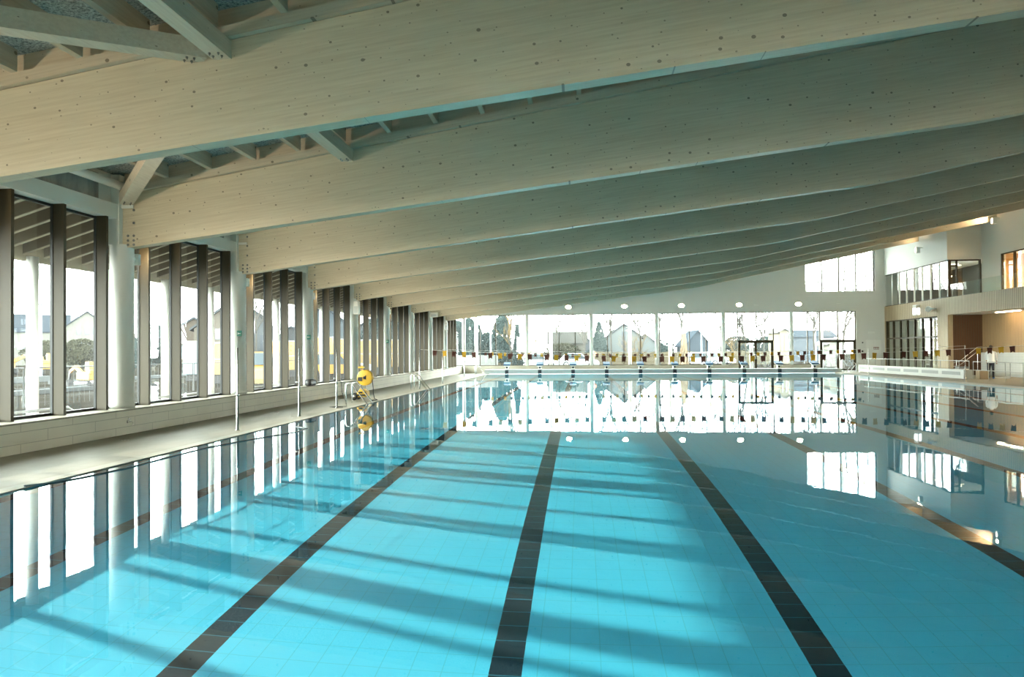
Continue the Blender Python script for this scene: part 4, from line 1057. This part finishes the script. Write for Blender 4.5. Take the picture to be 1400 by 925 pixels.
def lamppost(px, dep, h, lab, s=1, mm=None):
    t = thing('street_lamp', ray(px, dep), lab, 'street lamp')
    MB().lathe([(0,0),(.11,0),(.09,.4),(.06,h),(0,h)], n=10).build('pole', mm or mat('lamp_grey', (.24,.27,.3), .5), t)
    MB().bbox(-.55, .15, -.12, .12, h-.02, h+.1, .03).bbox(-.1,.55,-.1,.1,h+.08,h+.2,.03).build('lamp_head', m_bolt, t)
lamppost(56, 46, 5.0, 'grey street lamp behind the nearest windows')
lamppost(411, 55, 5.2, 'grey street lamp seen through the third window bay')
lamppost(671, 66, 5.2, 'tall thin lamp post left of the large evergreen')
lamppost(959, 66, 5.6, 'dark lamp post beside the blue-grey roofed house')
lamppost(1115, 74, 5.0, 'thin lamp post between the far doors')
def car(loc, rz, body_c, lab, L_=4.2, W_=1.75, H_=1.5, van=False, sill=None):
    t = thing('parked_car' if not van else 'parked_van', loc, lab, 'car' if not van else 'van', None, rz)
    bm_ = mat('car_paint', body_c, .35); gm = mat('car_glass', (.05,.07,.08), .1)
    if van: pr = [(-L_/2,.3),(-L_/2,H_*.86),(-L_/2+.1,H_),(L_*.18,H_),(L_*.34,H_*.62),(L_*.48,H_*.52),(L_/2,.5),(L_/2,.3)]
    else: pr = [(-L_/2,.3),(-L_/2,.75),(-L_*.42,.9),(-L_*.30,H_*.96),(-L_*.2,H_),(L_*.06,H_),(L_*.22,.93),(L_*.45,.8),(L_/2,.6),(L_/2,.3)]
    MB().prism(pr, 'Y', -W_/2, W_/2).build('body', bm_, t)
    q = MB()
    if van: q.prism([(-L_*.02,H_*.62),(-L_*.02,H_*.92),(L_*.17,H_*.92),(L_*.30,H_*.62)], 'Y', -W_/2-.01, W_/2+.01)
    else: q.prism([(-L_*.34,.92),(-L_*.27,H_*.94),(L_*.05,H_*.94),(L_*.18,.92)], 'Y', -W_/2-.01, W_/2+.01)
    q.build('side_windows', gm, t)
    ws = MB()
    x0, z0, x1, z1 = (L_*.19,H_*.96,L_*.335,H_*.64) if van else (L_*.07,H_*.97,L_*.215,.95)
    ws.add([(x0+.02,-W_*.44,z0+.02),(x0+.02,W_*.44,z0+.02),(x1+.02,W_*.46,z1+.02),(x1+.02,-W_*.46,z1+.02)], [(0,1,2,3)]); ws.build('windscreen', gm, t)
    for a in (-.31, .31):
        for c in (-1, 1):
            wh = MB().lathe([(0,-.1),(.30,-.1),(.33,-.07),(.33,.07),(.30,.1),(0,.1)], (L_*a, c*(W_/2-.08), .33), 18, 'Y').build('wheel', m_black, t)
            MB().lathe([(0,c*.115),(.17,c*.11),(.19,c*.10)], (L_*a, c*(W_/2-.08), .33), 14, 'Y').build('hub_cap', m_steel, wh)
    return t
yel = (.36, .19, .025)
car(ray(354, 34), 1.75+PI, yel, 'yellow van parked outside the third window bay', 4.6, 1.8, 1.75, True)
car(ray(376, 58), 1.6, yel, 'second yellow vehicle behind the third window bay column', 4.6, 1.8, 1.7)
car(ray(458, 47), .4, yel, 'yellow car with pale roof outside the fourth window bay', 4.4, 1.8, 1.7)
car(ray(470, 54), .4, (.45,.46,.44), 'pale grey car outside the fourth window bay', 4.4, 1.8, 1.45)
car(ray(790, 72), .1, (.5,.54,.56), 'white car parked left of the second far column')
car(ray(958, 76), .1, (.4,.46,.5), 'pale blue car behind the fourth far window bay')
car(ray(978, 80), .1, (.5,.52,.52), 'white car right of the dark lamp post')
car(ray(735, 70), .1, (.45,.5,.52), 'pale grey car beyond the first far column')
# yellow perforated container box, plus row of panels and the pale lorry box
m_perf = mat('perforated_yellow_panel', (.28, .17, .05), .6)
def perf():
    M = m_perf; v = N(M, 'ShaderNodeTexVoronoi'); L(M, coords(M), v.inputs['Vector']); v.inputs['Scale'].default_value = 3.2; v.inputs['Randomness'].default_value = 0
    base(M, mixc(M, math_(M, 'LESS_THAN', v.outputs['Distance'], .25), (.27,.17,.055), (.36,.20,.01)))
perf()
def container(px, dep, w, h, d, rz, lab, z0=.5, mm=None):
    t = thing('site_container', ray(px, dep), lab, 'container', None, rz)
    MB().bbox(-w/2, w/2, -d/2, d/2, z0, z0+h, .03).build('box', mm or m_perf, t)
    MB().box(-w/2-.03, w/2+.03, -d/2-.03, d/2+.03, z0+h*.48, z0+h*.51).box(-w/2-.04, w/2+.04, -d/2-.04, d/2+.04, z0+h, z0+h+.07).build('edge_trim', m_bolt, t)
    MB().box(-w*.4, w*.4, -d*.4, d*.4, 0, z0).build('undercarriage', m_black, t)
container(303, 40, 1.6, 1.75, 2.2, .3, 'yellow perforated container at right end of the second window bay')
container(388, 50, 2.4, 2.0, 2.4, .3, 'yellow perforated container behind the third bay outdoor column')
container(404, 66, 1.5, 2.0, 2.2, .2, 'yellow perforated container right of the third bay outdoor column')
container(438, 56, 2.3, 2.4, 2.4, .2, 'yellow box trailer with white window in the fourth window bay')
container(455, 64, 2.2, 2.4, 2.4, .2, 'yellow box trailer right of the one with the white window')
container(270, 44, 1.2, 2.0, 2.2, .3, 'pale blue glass cab box in the second window bay', .4, mat('pale_blue_box', (.12,.17,.19), .4))
container(513, 58, 4, 2.2, 2.4, .1, 'yellow container seen through the fifth window bay')
# excavators and dumper
def digger(px, dep, rz, s, lab):
    t = thing('excavator', ray(px, dep), lab, 'excavator', None, rz); t.scale = (s, s, s)
    ym = mat('excavator_yellow', (.32, .17, .03), .5)
    for c in (-.9, .9): MB().bbox(-1.5, 1.5, c-.25, c+.25, 0, .7, .2).build('track', m_black, t)
    MB().bbox(-1.5, 1.2, -1, 1, .8, 1.7, .12).bbox(-1.6, -.6, -.9, .9, 1.5, 2.0, .1).build('body', ym, t)
    MB().prism([(.0,1.6),(1.1,1.6),(.95,2.9),(.15,2.9)], 'Y', -.95, .1).build('cab', ym, t)
    MB().prism([(.18,1.85),(.95,1.85),(.85,2.7),(.25,2.7)], 'Y', -.97, .12).build('cab_window', mat('cab_glass', (.1,.12,.12), .1), t)
    MB().bar((.9,.4,1.5), (2.4,.4,2.3), .3, .4).bar((2.4,.4,2.3), (3.6,.4,1.7), .25, .35).build('boom', ym, t)
    MB().bar((3.6,.4,1.7), (3.9,.4,.7), .2, .25).prism([(3.4,.1),(4.3,.1),(4.3,.7),(3.7,.8)], 'Y', 0, .8).build('bucket', m_black, t)
digger(66, 58, 2.4, .62, 'yellow excavator left of the second mullion, in front of the long house')
digger(2, 60, .4, .7, 'yellow excavator at the left picture edge behind the first pane')
digger(124, 36, 2.7, .45, 'small orange excavator near the first round column')
t = thing('dump_pile', ray(262, 60), 'low heap of grey rubble in the second window bay', 'rubble heap')
MB().blob((0,0,0), 1, .12, 3, 4, (4, 2, .7)).build('rubble', m_ground, t)
# site fence: mesh panels
m_fence = mat('galvanised_fence', (.06, .065, .065), .6)
t = thing('site_fence', (-17.5, 14, 0), 'galvanised mesh site fence outside the window wall', 'fence')
for i in range(9):
    y0 = i*3.2
    q = MB().tube([(0,y0,0),(0,y0,1.25),(0,y0+3.1,1.25),(0,y0+3.1,0)], .022, 6).tube([(0,y0,.6),(0,y0+3.1,.6)], .01, 5)
    for k in range(1, 12): q.tube([(0,y0+k*.26,0),(0,y0+k*.26,1.25)], .006, 4, False)
    q.build('fence_panel', m_fence, t)
# low hoop barriers right outside
for i, (y, lab) in enumerate(((13.2, 'nearest'), (18.5, 'second'), (24.0, 'third'))):
    o = MB().tube([(0,-1.2,0),(0,-1.2,.42),(0,-1.05,.5),(0,1.0,.5),(0,1.15,.42),(0,1.15,0)], .03, 8).build('hoop_barrier', m_bolt, None, (-11.2, y, .015))
    tag(o, 'low dark metal hoop barrier on the terrace, %s to the viewer' % lab, 'barrier', 'hoop barriers on the terrace')
# pale kerbs / boards lying on the muddy ground
m_kerb = mat('pale_kerb', (.09, .095, .095), .8, spec=0)
for i, (x, y, l, z) in enumerate(((-22, 20, 8, .15), (-23.5, 28, 6, .2), (-34, 34, 16, .35), (-30, 44, 14, .2))):
    o = MB().bbox(-.4, .4, -l/2, l/2, 0, z, .03).build('kerb_strip', m_kerb, None, (x, y, -.02)); tag(o, 'pale kerb strip across the muddy ground outside, %s from the windows' % ordinal(i), 'kerb', 'kerb strips outside')
# bicycles outside the right doors
m_bike = mat('bike_frame', (.08, .10, .12), .5)
def bike(loc, rz, lab):
    t = thing('bicycle', loc, lab, 'bicycle', 'bicycles parked outside', rz)
    for x in (-.5, .5): MB().tube([(x+.33*math.cos(a), 0, .35+.33*math.sin(a)) for a in [2*PI*k/18 for k in range(19)]], .018, 5, False).build('wheel', m_black, t)
    MB().tube([(-.5,0,.35),(-.15,0,.8),(.35,0,.78),(0,0,.32),(-.15,0,.8)], .02, 6).tube([(0,0,.32),(-.5,0,.35)], .015, 6).tube([(.5,0,.35),(.35,0,.78),(.32,0,.98)], .02, 6).build('frame', m_bike, t)
    MB().tube([(.28,-.25,.98),(.34,0,1.0),(.28,.25,.98)], .014, 6).build('handlebar', m_black, t)
    MB().bbox(-.28, -.08, -.06, .06, .84, .9, .02).build('saddle', m_black, t)
for i, (px, lab) in enumerate(((1036, 'outside the left far door'), (1054, 'right edge of the left far door'), (1100, 'between the far doors, left one'), (1128, 'between the far doors, right one'), (1158, 'outside the right far door'))):
    bike(ray(px, 58.5), .3+i*.5, 'dark bicycle parked '+lab)
# paving strip outside far facade
struct(MB().box(-12, 30, YF+.35, YF+7, -.02, .03).build('ground_path', m_pave))
